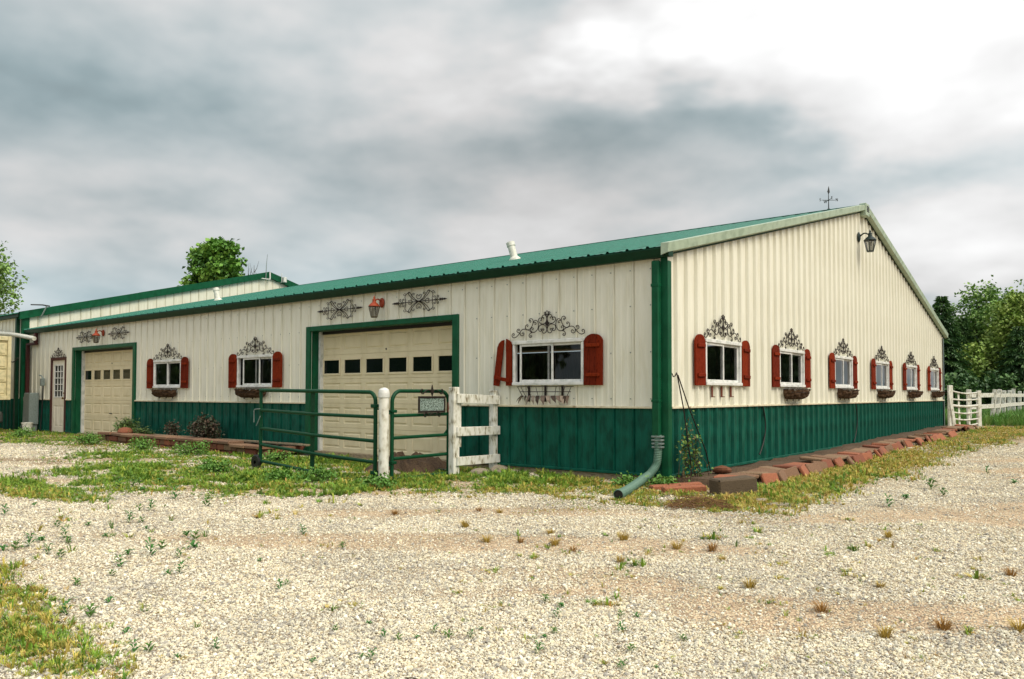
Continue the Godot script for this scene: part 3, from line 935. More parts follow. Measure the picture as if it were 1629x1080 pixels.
func build_wall_things() -> void:
	make_scrolls()
	var oz := 0.045
	add_scroll(0, pose(Vector3(-12.82, 1.90, oz)), "iron_scroll", "black iron scrollwork above the window beside the far garage door", "arched iron scrolls above the windows")
	add_scroll(0, pose(Vector3(-9.26, 1.90, oz)), "iron_scroll", "black iron scrollwork above the half-open window behind the long green gate", "arched iron scrolls above the windows")
	add_scroll(0, pose(Vector3(-1.88, 1.945, oz)), "iron_scroll", "black iron scrollwork above the window with the broken red shutter", "arched iron scrolls above the windows")
	add_scroll(0, pose(Vector3(-18.98, 2.10, oz), 0.0, 0.8), "iron_scroll", "small black iron scrollwork above the narrow white walk-in door", "arched iron scrolls above the windows")
	var ords := ["nearest the downspout corner", "second from the downspout corner", "third from the downspout corner", "fourth from the downspout corner", "fifth from the downspout corner", "sixth from the downspout corner, by the white gate"]
	var gw := [1.72, 4.63, 7.73, 10.87, 13.98, 17.05]
	for i in 6:
		add_scroll(0, pose(Vector3(oz, 1.905, -gw[i] + 0.02), PI / 2), "iron_scroll", "iron scrollwork over the gable window " + ords[i], "arched iron scrolls above the windows")
		if i > 0:
			flower_basket("window_basket", "brown fibre-lined basket under the gable window " + ords[i], pose(Vector3(0.02, 1.15, -gw[i] - 0.02), PI / 2), 1.02, 40 + i, "fibre-lined window baskets")
	flower_basket("window_basket", "brown fibre-lined basket under the window beside the far garage door", pose(Vector3(-12.85, 1.15, 0.02)), 1.0, 51, "fibre-lined window baskets")
	flower_basket("window_basket", "brown fibre-lined basket under the half-open window, partly behind the long gate", pose(Vector3(-9.33, 1.15, 0.02)), 1.0, 52, "fibre-lined window baskets")
	add_scroll(1, pose(Vector3(-6.58, 2.60, oz)), "iron_medallion", "long iron medallion left of the rusty lantern over the near garage door", "long iron medallions over the garage doors")
	add_scroll(1, pose(Vector3(-4.52, 2.60, oz)), "iron_medallion", "long iron medallion between the rusty lantern and the broken-shutter window", "long iron medallions over the garage doors")
	add_scroll(1, pose(Vector3(-17.25, 2.58, oz), 0.0, 0.9), "iron_medallion", "long iron medallion over the far garage door, on its walk-in door side", "long iron medallions over the garage doors")
	add_scroll(1, pose(Vector3(-15.31, 2.59, oz), 0.0, 0.92), "iron_medallion", "long iron medallion over the far garage door, on its planter side", "long iron medallions over the garage doors")
	wall_lamp("wall_lantern", "rust-orange coach lantern over the near garage door", pose(Vector3(-5.45, 2.375, 0)), M.lamp_copper, 1.0, "coach lanterns over the garage doors")
	wall_lamp("wall_lantern", "rust-orange coach lantern over the far garage door", pose(Vector3(-16.22, 2.37, 0)), M.lamp_copper, 1.0, "coach lanterns over the garage doors")
	wall_lamp("gable_lantern", "large dark green lantern high on the gable wall under the peak", pose(Vector3(0.0, 4.20, -9.05), PI / 2), M.lamp_dark, 1.3)
	# rusty brackets where the nearest gable window has lost its basket
	for i in 3:
		var mb := MB.new()
		mb.box(Vector3(0.02, 1.02, -1.36 - i * 0.33), Vector3(0.034, 1.18, -1.32 - i * 0.33), 0.002)
		mb.box(Vector3(0.034, 1.02, -1.355 - i * 0.33), Vector3(0.07, 1.032, -1.325 - i * 0.33), 0.002)
		solid("basket_bracket", mb, M.rust, "short rusty bracket under the gable window that has no basket", "bracket", Transform3D.IDENTITY, "bare basket brackets")
	# wire basket with shredded liner under the broken-shutter window
	var wb := thing("wire_basket", "black wire window basket with torn hanging shreds of liner", "planter", Vector3(-1.92, 1.17, 0.03))
	var w := MB.new()
	for f in [0.0, 0.5, 1.0]:
		var path: Array = []
		for j in 17:
			var g := PI * j / 16.0
			path.append(Vector3(cos(g) * lerp(0.40, 0.49, f), lerp(-0.15, 0.0, f), sin(g) * lerp(0.17, 0.23, f)))
		w.tube(path, 0.0055, 0.0055, 5)
	for j in 9:
		var g := PI * (j + 0.5) / 9.0
		w.tube([Vector3(cos(g) * 0.49, 0, sin(g) * 0.23), Vector3(cos(g) * 0.40, -0.15, sin(g) * 0.17), Vector3(cos(g) * 0.36, -0.15, 0.0)], 0.0045, 0.0045, 5)
	for k in [-0.3, 0.0, 0.3]: w.box(Vector3(k - 0.016, -0.22, -0.006), Vector3(k + 0.016, 0.015, 0.006))
	part("wire_frame", w, M.iron, wb)
	var r3 := RandomNumberGenerator.new()
	r3.seed = 77
	var sm := [mat(Color(0.42, 0.36, 0.32), 0.9), mat(Color(0.24, 0.19, 0.16), 0.9), mat(Color(0.55, 0.50, 0.45), 0.9)]
	for k in 15:
		var g := PI * (k + 0.5) / 15.0
		var p := Vector3(cos(g) * 0.41, -0.13, sin(g) * 0.185)
		var s := MB.new()
		var a := Vector3(0.035, 0, 0).rotated(Vector3.UP, PI / 2 - g)
		var dn := Vector3(r3.randf_range(-0.05, 0.05) + cos(g) * 0.05, r3.randf_range(-0.15, -0.09), r3.randf_range(0.0, 0.05))
		s.quad(p - a, p + dn * 0.5 - a * 0.8 + Vector3(0, 0, 0.02), p + dn * 0.5 + a * 0.8 + Vector3(0, 0, 0.015), p + a)
		s.tri(p + dn * 0.5 - a * 0.8 + Vector3(0, 0, 0.02), p + dn, p + dn * 0.5 + a * 0.8 + Vector3(0, 0, 0.015))
		part("shred", s, sm[k % 3], wb)
	# thin black hoses on the gable wainscot
	for q in [[-3.25, 0.86, 0.10, "loose black cable hanging down the green wainscot near the bent bricks"], [-8.6, 0.86, 0.05, "loose black cable on the green wainscot below the third gable window"]]:
		var path: Array = []
		for k in 15:
			var f := k / 14.0
			path.append(Vector3(0.04, lerp(q[1], q[2], f), q[0] - 0.16 * sin(f * 2.6) + 0.25 * f * f))
		var hb := MB.new()
		hb.tube(path, 0.011, 0.011, 6)
		solid("wall_cable", hb, M.hose, q[3], "cable")
	# weathervane on the ridge
	var wv := thing("weathervane", "dark weathervane with compass letters on the roof ridge near the gable peak", "weathervane", Vector3(-0.68, 5.32, -BARN_D * 0.5))
	var pb := MB.new()
	pb.lathe([Vector2(0.04, -0.06), Vector2(0.04, 0.0), Vector2(0.012, 0.03), Vector2(0.009, 0.2), Vector2(0.022, 0.215), Vector2(0.009, 0.235), Vector2(0.007, 0.36), Vector2(0.016, 0.38), Vector2(0.0, 0.50)], 8)
	part("pole", pb, M.dark_metal, wv)
	var dirs := {"N": Vector3(0.78, 0, -0.62), "S": Vector3(-0.78, 0, 0.62), "E": Vector3(0.62, 0, 0.78), "W": Vector3(-0.62, 0, -0.78)}
	for l in dirs:
		var am := MB.new()
		am.tube([Vector3(0, 0.215, 0), dirs[l] * 0.15 + Vector3(0, 0.215, 0)], 0.006, 0.006, 5)
		var arm := part("arm", am, M.dark_metal, wv)
		var tm := TextMesh.new()
		tm.text = l
		var sf := SystemFont.new()
		sf.font_names = PackedStringArray(["Droid Sans"])
		tm.font = sf
		tm.font_size = 32
		tm.pixel_size = 0.0027
		tm.depth = 0.012
		part("letter", tm, M.dark_metal, arm, Transform3D(Basis(Vector3.UP, 0.68), dirs[l] * 0.19 + Vector3(0, 0.222, 0)))
	var ar := MB.new()
	ar.prism(PackedVector2Array([Vector2(-0.03, 0.40), Vector2(0.03, 0.39), Vector2(0.02, 0.46), Vector2(0.005, 0.54), Vector2(-0.012, 0.46)]), -0.006, 0.006)
	part("arrow", ar, M.dark_metal, wv, pose(Vector3.ZERO, 0.7))
	# flexible drain pipe from the downspout
	var fp := thing("drain_pipe", "ribbed grey-green flexible drain pipe bending out from the downspout foot", "pipe")
	var ctrl := [Vector3(-0.083, 0.54, 0.07), Vector3(-0.083, 0.30, 0.075), Vector3(-0.09, 0.15, 0.11), Vector3(-0.10, 0.05, 0.25), Vector3(-0.07, 0.00, 0.50), Vector3(0.08, -0.03, 1.0), Vector3(0.20, -0.035, 1.35), Vector3(0.31, -0.04, 1.72)]
	var cv := Curve3D.new()
	for k in ctrl.size():
		var tg: Vector3 = (ctrl[min(k + 1, ctrl.size() - 1)] - ctrl[max(k - 1, 0)]) / 6.0
		cv.add_point(ctrl[k], -tg, tg)
	var len := cv.get_baked_length()
	var pl := MB.new()
	var n := int(len / 0.011)
	var rings: Array = []
	for k in n + 1:
		var p := cv.sample_baked(len * k / n, true)
		var d := (cv.sample_baked(min(len, len * k / n + 0.01), true) - cv.sample_baked(max(0.0, len * k / n - 0.01), true)).normalized()
		var a := Vector3(1, 0, 0.15).cross(d).normalized()
		var b := d.cross(a)
		var r := (0.054 if k % 2 == 0 else 0.047)
		if k > n - 8: r += 0.006
		var ring: Array = []
		for s in 14: ring.append(p + (a * cos(TAU * s / 14) + b * sin(TAU * s / 14)) * r)
		rings.append(ring)
	for k in n:
		for s in 14: pl.quad(rings[k][s], rings[k][(s + 1) % 14], rings[k + 1][(s + 1) % 14], rings[k + 1][s])
	part("hose", pl, mat(Color(0.36, 0.49, 0.43), 0.6, 0.0, M.trim.albedo_texture, Vector3(2, 2, 2)), fp)
	var pd := MB.new()
	pd.tube([cv.sample_baked(len - 0.03, true), cv.sample_baked(len - 0.028, true)], 0.046, 0.046, 14)
	part("mouth", pd, M.hose, fp)
	var dt := MB.new()
	for k in 4: dt.box(Vector3(-0.158, 0.50 - k * 0.045, 0.018), Vector3(-0.008, 0.525 - k * 0.045, 0.125 - 0.004 * k), 0.006)
	part("clamp_strip", dt, M.grey_metal, fp)

# ------------------------------------------------------------------ the second barn and what stands before it
func build_far_barn() -> void:
	var b := thing("rear_barn", "taller cream metal barn with green rake trim rising behind the long barn", "barn")
	var X := -BARN_L - 0.06
	var zf := 0.16
	var D := 16.8
	var gx := func(u: float, y: float, h: float) -> Vector3: return Vector3(X + h, y, zf - u)
	var fx := func(u: float, y: float, h: float) -> Vector3: return Vector3(u, y, zf + h)
	var k0 := func(_u: float) -> float: return -0.1
	var kt := func(_u: float) -> float: return 0.9
	var top := func(u: float) -> float: return 3.36 + 0.265 * min(u, D - u)
	ribbed("wall_panel", 0.0, D, 0.1, 0.024, kt, top, [], gx, M.cream, b)
	ribbed("wall_panel", X - 18.0, X, X - 0.15, 0.024, kt, func(_u): return 3.4, [], fx, M.cream, b)
	ribbed("wainscot_panel", X - 18.0, X, X - 0.15, 0.034, k0, kt, [], fx, M.green, b)
	var ang := atan(0.265)
	var slen := (D * 0.5 + 0.12) / cos(ang)
	var rf := func(u: float, s: float, h: float) -> Vector3: return Vector3(u, 3.47 + s * sin(ang) + h * cos(ang), zf + 0.12 - s * cos(ang) + h * sin(ang))
	var rb := func(u: float, s: float, h: float) -> Vector3: return Vector3(-u, 3.47 + s * sin(ang) + h * cos(ang), zf - D - 0.12 + s * cos(ang) - h * sin(ang))
	ribbed("roof_panel", X - 18.0, X + 0.1, 0.0, 0.02, k0, func(_u): return slen, [], rf, M.roof, b)
	ribbed("roof_panel", -X - 0.1, -X + 18.0, 0.0, 0.02, k0, func(_u): return slen, [], rb, M.roof, b)
	for sg in [0, 1]:
		for k in 2:
			var mb := MB.new()
			var s0: float = [0.0, slen * 0.42][k]
			var s1: float = [slen * 0.42, slen][k]
			var z0 := zf + 0.14 - s0 * cos(ang)
			var z1 := zf + 0.12 - s1 * cos(ang)
			if sg == 1:
				z0 = 2 * zf - D - z0; z1 = 2 * zf - D - z1
			var y0 := 3.50 + s0 * sin(ang)
			var y1 := 3.50 + s1 * sin(ang)
			var o := 0.002 * k
			var A := [Vector3(X + 0.02, y0 - 0.23, z0), Vector3(X + 0.11 + o, y0 - 0.23, z0), Vector3(X + 0.12 + o, y0, z0), Vector3(X + 0.02, y0, z0)]
			var B := [Vector3(X + 0.02, y1 - 0.23, z1), Vector3(X + 0.11 + o, y1 - 0.23, z1), Vector3(X + 0.12 + o, y1, z1), Vector3(X + 0.02, y1, z1)]
			for i in 4:
				var j := (i + 1) % 4
				if sg == 0: mb.quad(A[i], A[j], B[j], B[i])
				else: mb.quad(A[j], A[i], B[i], B[j])
			part("rake_trim", mb, M.trim, b)
	var ct := MB.new()
	ct.box(Vector3(X - 0.1, -0.1, zf + 0.021), Vector3(X + 0.03, 3.4, zf + 0.03))
	ct.box(Vector3(X + 0.02, -0.1, zf - 0.16), Vector3(X + 0.03, 3.34, zf + 0.0209))
	part("corner_trim", ct, M.trim, b)
	var ds := MB.new()
	ds.box(Vector3(X - 0.30, 0.0, zf + 0.03), Vector3(X - 0.17, 3.36, zf + 0.12), 0.01)
	part("downspout", ds, M.gutter, b)
	var gt := MB.new()
	gt.box(Vector3(X - 18.0, 3.34, zf + 0.03), Vector3(X + 0.05, 3.47, zf + 0.16), 0.015)
	part("gutter", gt, M.gutter, b)
	# antennas on its gable
	var an := thing("whip_antenna", "thin whip antenna bracketed to the rear barn's gable peak", "antenna", Vector3(X + 0.05, 5.45, -8.04))
	var a1 := MB.new()
	a1.tube([Vector3(0.12, 0.0, 0), Vector3(0.12, 0.55, -0.02), Vector3(0.12, 0.95, -0.06)], 0.02, 0.008, 6)
	part("rod", a1, M.grey_metal, an)
	var a2 := MB.new()
	a2.tube([Vector3(-0.03, 0.0, -0.2), Vector3(0.12, 0.0, -0.2), Vector3(0.12, 0.0, 0.14), Vector3(-0.03, 0.0, 0.14)], 0.02, 0.02, 6)
	a2.tube([Vector3(0.12, 0.0, -0.18), Vector3(0.12, 0.3, -0.18)], 0.03, 0.03, 6)
	part("bracket", a2, M.white, an)
	var am := thing("roof_sensor", "small white sensor mast beside the rear barn's peak", "antenna", Vector3(X + 0.05, 5.40, -8.75))
	var a3 := MB.new()
	a3.tube([Vector3(-0.03, 0.0, 0), Vector3(0.12, 0.0, 0), Vector3(0.12, 0.36, 0)], 0.02, 0.014, 6)
	part("mast", a3, M.white, am)
	var a4 := MB.new()
	a4.box(Vector3(0.06, 0.0, -0.2), Vector3(0.18, 0.22, -0.06), 0.02)
	part("housing", a4, M.white, am)
	var wg := thing("wind_gauge", "grey metal bracket on the low corner of the rear barn's rake", "gauge", Vector3(X + 0.06, 3.40, -0.36))
	var a5 := MB.new()
	a5.tube([Vector3(-0.02, 0.0, 0.1), Vector3(0.15, 0.0, 0.1), Vector3(0.2, 0.32, -0.02)], 0.025, 0.02, 6)
	part("bracket", a5, M.grey_metal, wg)
	var a6 := MB.new()
	a6.tube([Vector3(0.2, 0.32, 0.42), Vector3(0.2, 0.34, 0.1), Vector3(0.2, 0.32, -0.1)], 0.02, 0.025, 6)
	part("boom", a6, M.dark_metal, wg)

func build_left_things() -> void:
	# white drain pipe and maroon downspout
	var pv := MB.new()
	pv.tube([Vector3(-26.0, 3.02, 0.42), Vector3(-24.5, 3.0, 0.4), Vector3(-23.0, 2.95, 0.36), Vector3(-21.8, 2.86, 0.3), Vector3(-20.9, 2.75, 0.25), Vector3(-20.35, 2.68, 0.22), Vector3(-20.25, 2.66, 0.21)], 0.062, 0.062, 14)
	solid("overhead_pipe", pv, M.pvc, "white plastic pipe running over the container to the gutter end", "pipe")
	var md := thing("maroon_downspout", "dark maroon downspout elbowed from the gutter to the inner corner", "downspout")
	var m1 := MB.new()
	m1.box(Vector3(-20.52, 2.56, 0.04), Vector3(-20.42, 2.84, 0.14), 0.012)
	m1.box(Vector3(-21.02, 2.49, 0.04), Vector3(-20.42, 2.56, 0.139), 0.012)
	part("elbow", m1, M.maroon, md)
	var m2 := MB.new()
	m2.box(Vector3(-21.11, 0.0, 0.04), Vector3(-21.02, 2.559, 0.138), 0.012)
	part("pipe", m2, M.maroon, md)
	# electric pedestal, meter conduit, bucket, gas meter
	var ep := thing("electric_box", "tall grey electrical pedestal box against the barn by the walk-in door", "electrical box", Vector3(-20.35, -0.06, 0.22))
	var e1 := MB.new()
	e1.box(Vector3(-0.22, 0.22, -0.13), Vector3(0.2, 1.14, 0.12), 0.015)
	part("cabinet", e1, M.grey_metal, ep)
	var e2 := MB.new()
	e2.box(Vector3(-0.2, 0.0, -0.1), Vector3(-0.08, 0.22, 0.08))
	e2.box(Vector3(0.06, 0.0, -0.1), Vector3(0.16, 0.22, 0.08))
	part("leg", e2, M.grey_metal, ep)
	var e3 := MB.new()
	e3.box(Vector3(-0.3, 0.9, 0.02), Vector3(-0.22, 1.02, 0.12), 0.01)
	e3.tube([Vector3(-0.28, 0.9, 0.08), Vector3(-0.28, 0.1, 0.1)], 0.03, 0.03, 8)
	part("conduit", e3, M.grey_metal, ep)
	var e4 := MB.new()
	e4.box(Vector3(-0.2, 0.26, 0.121), Vector3(0.18, 1.1, 0.127), 0.003)
	part("cover", e4, M.grey_metal, ep)
	var hy := thing("hose_hydrant", "frost-proof hydrant with bent grey head and black hose by the walk-in door", "hydrant", Vector3(-19.88, -0.05, 0.1))
	var h1 := MB.new()
	h1.tube([Vector3(-0.05, 0.0, 0.02), Vector3(0, 0.7, 0.0), Vector3(0.03, 1.35, 0.0)], 0.018, 0.018, 8)
	part("standpipe", h1, M.hose, hy)
	var h2 := MB.new()
	h2.box(Vector3(-0.05, 1.33, -0.04), Vector3(0.07, 1.55, 0.06), 0.015)
	h2.tube([Vector3(0.02, 1.54, 0.0), Vector3(-0.02, 1.62, 0.02), Vector3(-0.14, 1.64, 0.04)], 0.025, 0.018, 8)
	part("head", h2, M.grey_metal, hy)
	var bk := thing("bucket", "white plastic bucket standing below the electrical box", "bucket", Vector3(-20.05, -0.07, 0.42))
	var b1 := MB.new()
	b1.lathe([Vector2(0, 0.0), Vector2(0.115, 0.0), Vector2(0.14, 0.27), Vector2(0.152, 0.27), Vector2(0.152, 0.30), Vector2(0.135, 0.30), Vector2(0.11, 0.02), Vector2(0, 0.02)], 20)
	part("pail", b1, M.pvc, bk)
	var b2 := MB.new()
	var hp: Array = []
	for k in 13: hp.append(Vector3(0.152 * cos(PI * k / 12.0), 0.28 - 0.12 * sin(PI * k / 12.0), 0.06 + 0.10 * sin(PI * k / 12.0)))
	b2.tube(hp, 0.004, 0.004, 5)
	part("handle", b2, M.grey_metal, bk)
	var gm := thing("gas_meter", "dark grey gas meter with pipes in the corner beside the container", "meter", Vector3(-21.75, 0.0, 0.62))
	var g1 := MB.new()
	g1.box(Vector3(-0.16, 0.18, -0.1), Vector3(0.16, 0.52, 0.1), 0.05)
	part("body", g1, mat(Color(0.30, 0.32, 0.30), 0.6), gm)
	var g2 := MB.new()
	g2.tube([Vector3(-0.1, -0.1, 0), Vector3(-0.1, 0.6, 0), Vector3(-0.08, 0.68, 0), Vector3(0.08, 0.68, 0), Vector3(0.1, 0.6, 0), Vector3(0.1, 0.5, 0)], 0.025, 0.025, 8)
	part("pipe", g2, mat(Color(0.25, 0.27, 0.26), 0.6), gm)
	var g3 := MB.new()
	g3.lathe([Vector2(0, 0), Vector2(0.1, 0), Vector2(0.1, 0.03), Vector2(0.03, 0.07), Vector2(0, 0.07)], 14)
	part("regulator", g3, mat(Color(0.42, 0.45, 0.44), 0.5), gm, Transform3D(Basis(Vector3.RIGHT, PI / 2), Vector3(-0.2, 0.62, 0.03)))
	# cargo container, raised on blocks; only its end shows
	var cn := thing("cargo_container", "beige steel cargo container raised on supports in front of the rear barn", "container", Vector3(-19.86, 0.0, 0.92))
	var c1 := MB.new()
	c1.box(Vector3(-6.0, 0.92, 0.02), Vector3(-0.06, 2.62, 2.3))
	part("body", c1, M.container, cn)
	var c2 := MB.new()
	c2.box(Vector3(-0.12, 0.88, 0.0), Vector3(0.0, 2.66, 0.09), 0.01)
	c2.box(Vector3(-0.12, 0.88, 2.22), Vector3(0.0, 2.66, 2.32), 0.01)
	c2.box(Vector3(-0.11, 0.88, 0.09), Vector3(-0.005, 1.0, 2.22), 0.01)
	c2.box(Vector3(-0.11, 2.54, 0.09), Vector3(-0.005, 2.66, 2.22), 0.01)
	part("frame", c2, M.container, cn)
	for k in 4:
		for j in 2:
			var c3 := MB.new()
			raised_panel(c3, 0.02 + j * 1.06, 1.04 + j * 1.06, 1.02 + k * 0.375, 1.37 + k * 0.375)
			part("door_panel", c3, M.container, cn, Transform3D(Basis(Vector3.UP, PI / 2).scaled_local(Vector3(1, 1, 2.5)), Vector3(-0.045, 0, 2.2)))
	var c4 := MB.new()
	for z in [0.45, 1.75]: c4.tube([Vector3(0.01, 0.95, z), Vector3(0.01, 2.6, z)], 0.02, 0.02, 8)
	part("lock_rod", c4, M.grey_metal, cn)
	var c5 := MB.new()
	for x in [-5.6, -0.5]:
		for z in [0.9, 2.0]: c5.box(Vector3(x - 0.2, -0.2, z - 0.2), Vector3(x + 0.2, 0.92, z + 0.2))
	part("support", c5, M.timber, cn)
	var cc := MB.new()
	var cp: Array = []
	for k in 13:
		var f := k / 12.0
		cp.append(Vector3(lerp(-22.2, -21.1, f), lerp(2.35, 2.12, f) - 0.22 * sin(f * PI), 0.33))
	cc.tube(cp, 0.018, 0.018, 6)
	solid("service_cable", cc, M.hose, "black cable drooping across the rear barn's corner", "cable")

# ------------------------------------------------------------------ gates and fences
func build_gates() -> void:
	var g := thing("pipe_gate", "long green tubular farm gate standing across the near garage door", "gate", Vector3(-5.75, 0, 2.2))
	var W := 2.63
	var f := MB.new()
	var path: Array = [Vector3(0, -0.02, 0), Vector3(0, 0.6, 0), Vector3(0, 1.10, 0)]
	f.tube(path, 0.026, 0.026, 10)
	path = [Vector3(-0.02, 1.115, 0), Vector3(W * 0.5, 1.10, 0), Vector3(W - 0.13, 1.085, 0)]
	for k in 8:
		var a := PI / 2 * (k + 1) / 8.0
		path.append(Vector3(W - 0.13 + 0.13 * sin(a), 0.955 + 0.13 * cos(a), 0))
	path.append(Vector3(W, 0.4, 0)); path.append(Vector3(W, -0.13, 0))
	f.tube(path, 0.027, 0.027, 10)
	part("frame", f, M.gate_green, g)
	for q in [[0.81, 0.755], [0.53, 0.435], [0.28, 0.155], [0.03, -0.115]]:
		var b := MB.new()
		b.tube([Vector3(0.02, q[0], 0), Vector3(W * 0.5, (q[0] + q[1]) * 0.5 - 0.012, 0), Vector3(W - 0.02, q[1], 0)], 0.024, 0.024, 10)
		part("bar", b, M.gate_green, g)
	var u := MB.new()
	u.box(Vector3(1.20, -0.05, -0.03), Vector3(1.30, 1.09, -0.0245), 0.002)
	u.box(Vector3(1.20, -0.05, -0.055), Vector3(1.206, 1.09, -0.0301))
	part("upright", u, M.gate_green, g)
	for y in [0.90, 0.02]:
		var h := MB.new()
		h.box(Vector3(W - 0.06, y - 0.025, -0.04), Vector3(W + 0.03, y + 0.025, 0.04), 0.008)
		h.tube([Vector3(W + 0.02, y - 0.04, 0), Vector3(W + 0.13, y - 0.04, 0)], 0.012, 0.012, 6)
		part("hinge", h, M.gate_green, g)
	var l := MB.new()
	l.tube([Vector3(0.02, 0.83, 0.03), Vector3(-0.12, 0.82, 0.03), Vector3(-0.14, 0.80, 0.03), Vector3(-0.14, 0.62, 0.03)], 0.008, 0.008, 6)
	part("latch", l, M.grey_metal, g)
	var ch := MB.new()
	ch.tube([Vector3(0.03, 0.72, 0.03), Vector3(0.0, 0.65, 0.04), Vector3(-0.06, 0.57, 0.04)], 0.008, 0.008, 5)
	part("chain", ch, M.grey_metal, g)
	var wh := MB.new()
	wh.lathe([Vector2(0.03, -0.025), Vector2(0.10, -0.028), Vector2(0.115, -0.015), Vector2(0.115, 0.015), Vector2(0.10, 0.028), Vector2(0.03, 0.025)], 18)
	part("wheel", wh, M.hose, g, Transform3D(Basis(Vector3.RIGHT, PI / 2), Vector3(-0.08, 0.01, 0.02)))
	# round white gate post
	var p := thing("gate_post", "round white post with cap between the long gate and the sign gate", "post", Vector3(-2.955, -0.3, 2.2))
	var p1 := MB.new()
	p1.lathe([Vector2(0.0, 0.0), Vector2(0.067, 0.0), Vector2(0.065, 1.33)], 20)
	part("shaft", p1, M.white_wood, p)
	var p2 := MB.new()
	p2.lathe([Vector2(0.07, 1.31), Vector2(0.075, 1.315), Vector2(0.075, 1.375), Vector2(0.068, 1.41), Vector2(0.042, 1.437), Vector2(0.0, 1.446)], 20)
	part("cap", p2, M.white, p)
	# walk gate, square to the barn, with the hanging plaque
	var w := thing("walk_gate", "narrow green tubular gate carrying a framed metal sign", "gate", Vector3(-2.95, 0, 2.06), PI / 2)
	var Wg := 1.08
	var wf := MB.new()
	path = [Vector3(0, -0.1, 0), Vector3(0, 0.5, 0), Vector3(0, 0.95, 0)]
	for k in 8:
		var a := PI / 2 * (k + 1) / 8.0
		path.append(Vector3(0.15 - 0.15 * cos(a), 0.95 + 0.15 * sin(a), 0))
	for k in 8:
		var a := PI / 2 * k / 7.0
		path.append(Vector3(Wg - 0.15 + 0.15 * sin(a), 0.95 + 0.15 * cos(a), 0))
	path.append(Vector3(Wg, 0.5, 0)); path.append(Vector3(Wg, -0.08, 0))
	wf.tube(path, 0.026, 0.026, 10)
	part("frame", wf, M.gate_green, w)
	for y in [0.77, 0.475, 0.20, -0.075]:
		var b := MB.new()
		b.tube([Vector3(0.02, y, 0), Vector3(Wg - 0.02, y + 0.005, 0)], 0.023, 0.023, 10)
		part("bar", b, M.gate_green, w)
	var gs := MB.new()
	gs.prism(PackedVector2Array([Vector2(Wg - 0.1, 0.49), Vector2(Wg - 0.02, 0.49), Vector2(Wg - 0.02, 0.57)]), -0.004, 0.004)
	part("gusset", gs, M.gate_green, w)
	for y in [0.83, 0.15]:
		var h := MB.new()
		h.box(Vector3(-0.03, y - 0.02, -0.04), Vector3(0.06, y + 0.02, 0.04), 0.008)
		h.tube([Vector3(0.0, y - 0.03, 0), Vector3(-0.1, y - 0.03, 0)], 0.011, 0.011, 6)
		part("hinge", h, M.gate_green, w)
	var lt := MB.new()
	lt.box(Vector3(Wg - 0.05, 0.80, 0.028), Vector3(Wg + 0.04, 0.94, 0.045), 0.004)
	lt.box(Vector3(Wg + 0.03, 0.83, 0.03), Vector3(Wg + 0.16, 0.865, 0.042), 0.004)
	part("latch", lt, M.rust, w)
	var sg := thing("gate_sign", "weathered framed metal plaque with scroll brackets on the narrow gate", "sign", Vector3(-2.95, 0, 2.06), PI / 2)
	var s1 := MB.new()
	s1.box(Vector3(0.47, 0.825, 0.03), Vector3(0.95, 1.005, 0.04))
	part("face", s1, M.plaque, sg)
	var s2 := MB.new()
	s2.box(Vector3(0.445, 0.80, 0.026), Vector3(0.975, 0.828, 0.052), 0.005)
	s2.box(Vector3(0.445, 1.002, 0.026), Vector3(0.975, 1.03, 0.052), 0.005)
	s2.box(Vector3(0.445, 0.828, 0.026), Vector3(0.473, 1.002, 0.051), 0.005)
	s2.box(Vector3(0.947, 0.828, 0.026), Vector3(0.975, 1.002, 0.051), 0.005)
	part("frame", s2, M.iron, sg)
	var s3 := MB.new()
	for m in [1.0, -1.0]:
		var sp: Array = []
		for q in smooth_path([Vector2(0.0, 0.0), Vector2(0.05, 0.04), Vector2(0.12, 0.03), Vector2(0.17, -0.01), Vector2(0.21, 0.0), Vector2(0.215, 0.04), Vector2(0.19, 0.05), Vector2(0.18, 0.03)]): sp.append(Vector3(0.71 + q.x * m, 1.075 + q.y, 0.04))
		s3.tube(sp, 0.008, 0.008, 5)
		sp = []
		for q in smooth_path([Vector2(0.0, 0.0), Vector2(0.06, -0.03), Vector2(0.12, 0.01), Vector2(0.16, -0.02), Vector2(0.14, -0.045), Vector2(0.11, -0.03)]): sp.append(Vector3(0.71 + q.x * m, 0.79 + q.y, 0.045))
		s3.tube(sp, 0.008, 0.008, 5)
	s3.prism(PackedVector2Array([Vector2(0.68, 1.09), Vector2(0.71, 1.03), Vector2(0.74, 1.09), Vector2(0.725, 1.13), Vector2(0.71, 1.19), Vector2(0.695, 1.13)]), 0.034, 0.048)
	part("scroll", s3, M.iron, sg)
	# short white board fence from the walk gate to the wall
	var fn := thing("board_fence", "short weathered white board fence between the sign gate and the barn wall", "fence", Vector3(-2.85, 0, 0.95), PI / 2)
	var q1 := MB.new()
	q1.box(Vector3(-0.07, -0.35, -0.06), Vector3(0.055, 1.16, 0.045), 0.006)
	part("post", q1, M.white_wood, fn)
	var q2 := MB.new()
	q2.box(Vector3(0.82, -0.35, -0.06), Vector3(0.915, 1.12, 0.04), 0.006)
	part("post", q2, M.white_wood, fn)
	for q in [[0.93, 0.135, -0.03], [0.46, 0.13, -0.012], [0.04, 0.125, -0.014]]:
		var r := MB.new()
		r.box(Vector3(-0.02, 0, 0.0455), Vector3(0.93, q[1], 0.078), 0.005, Transform3D(Basis(Vector3(0, 0, 1), q[2]), Vector3(0.0, q[0], 0)))
		part("board", r, M.white_wood, fn)
	var ub := MB.new()
	ub.box(Vector3(0.055, 0.30, -0.04), Vector3(0.12, 0.94, 0.02), 0.005)
	part("brace", ub, M.white_wood, fn)
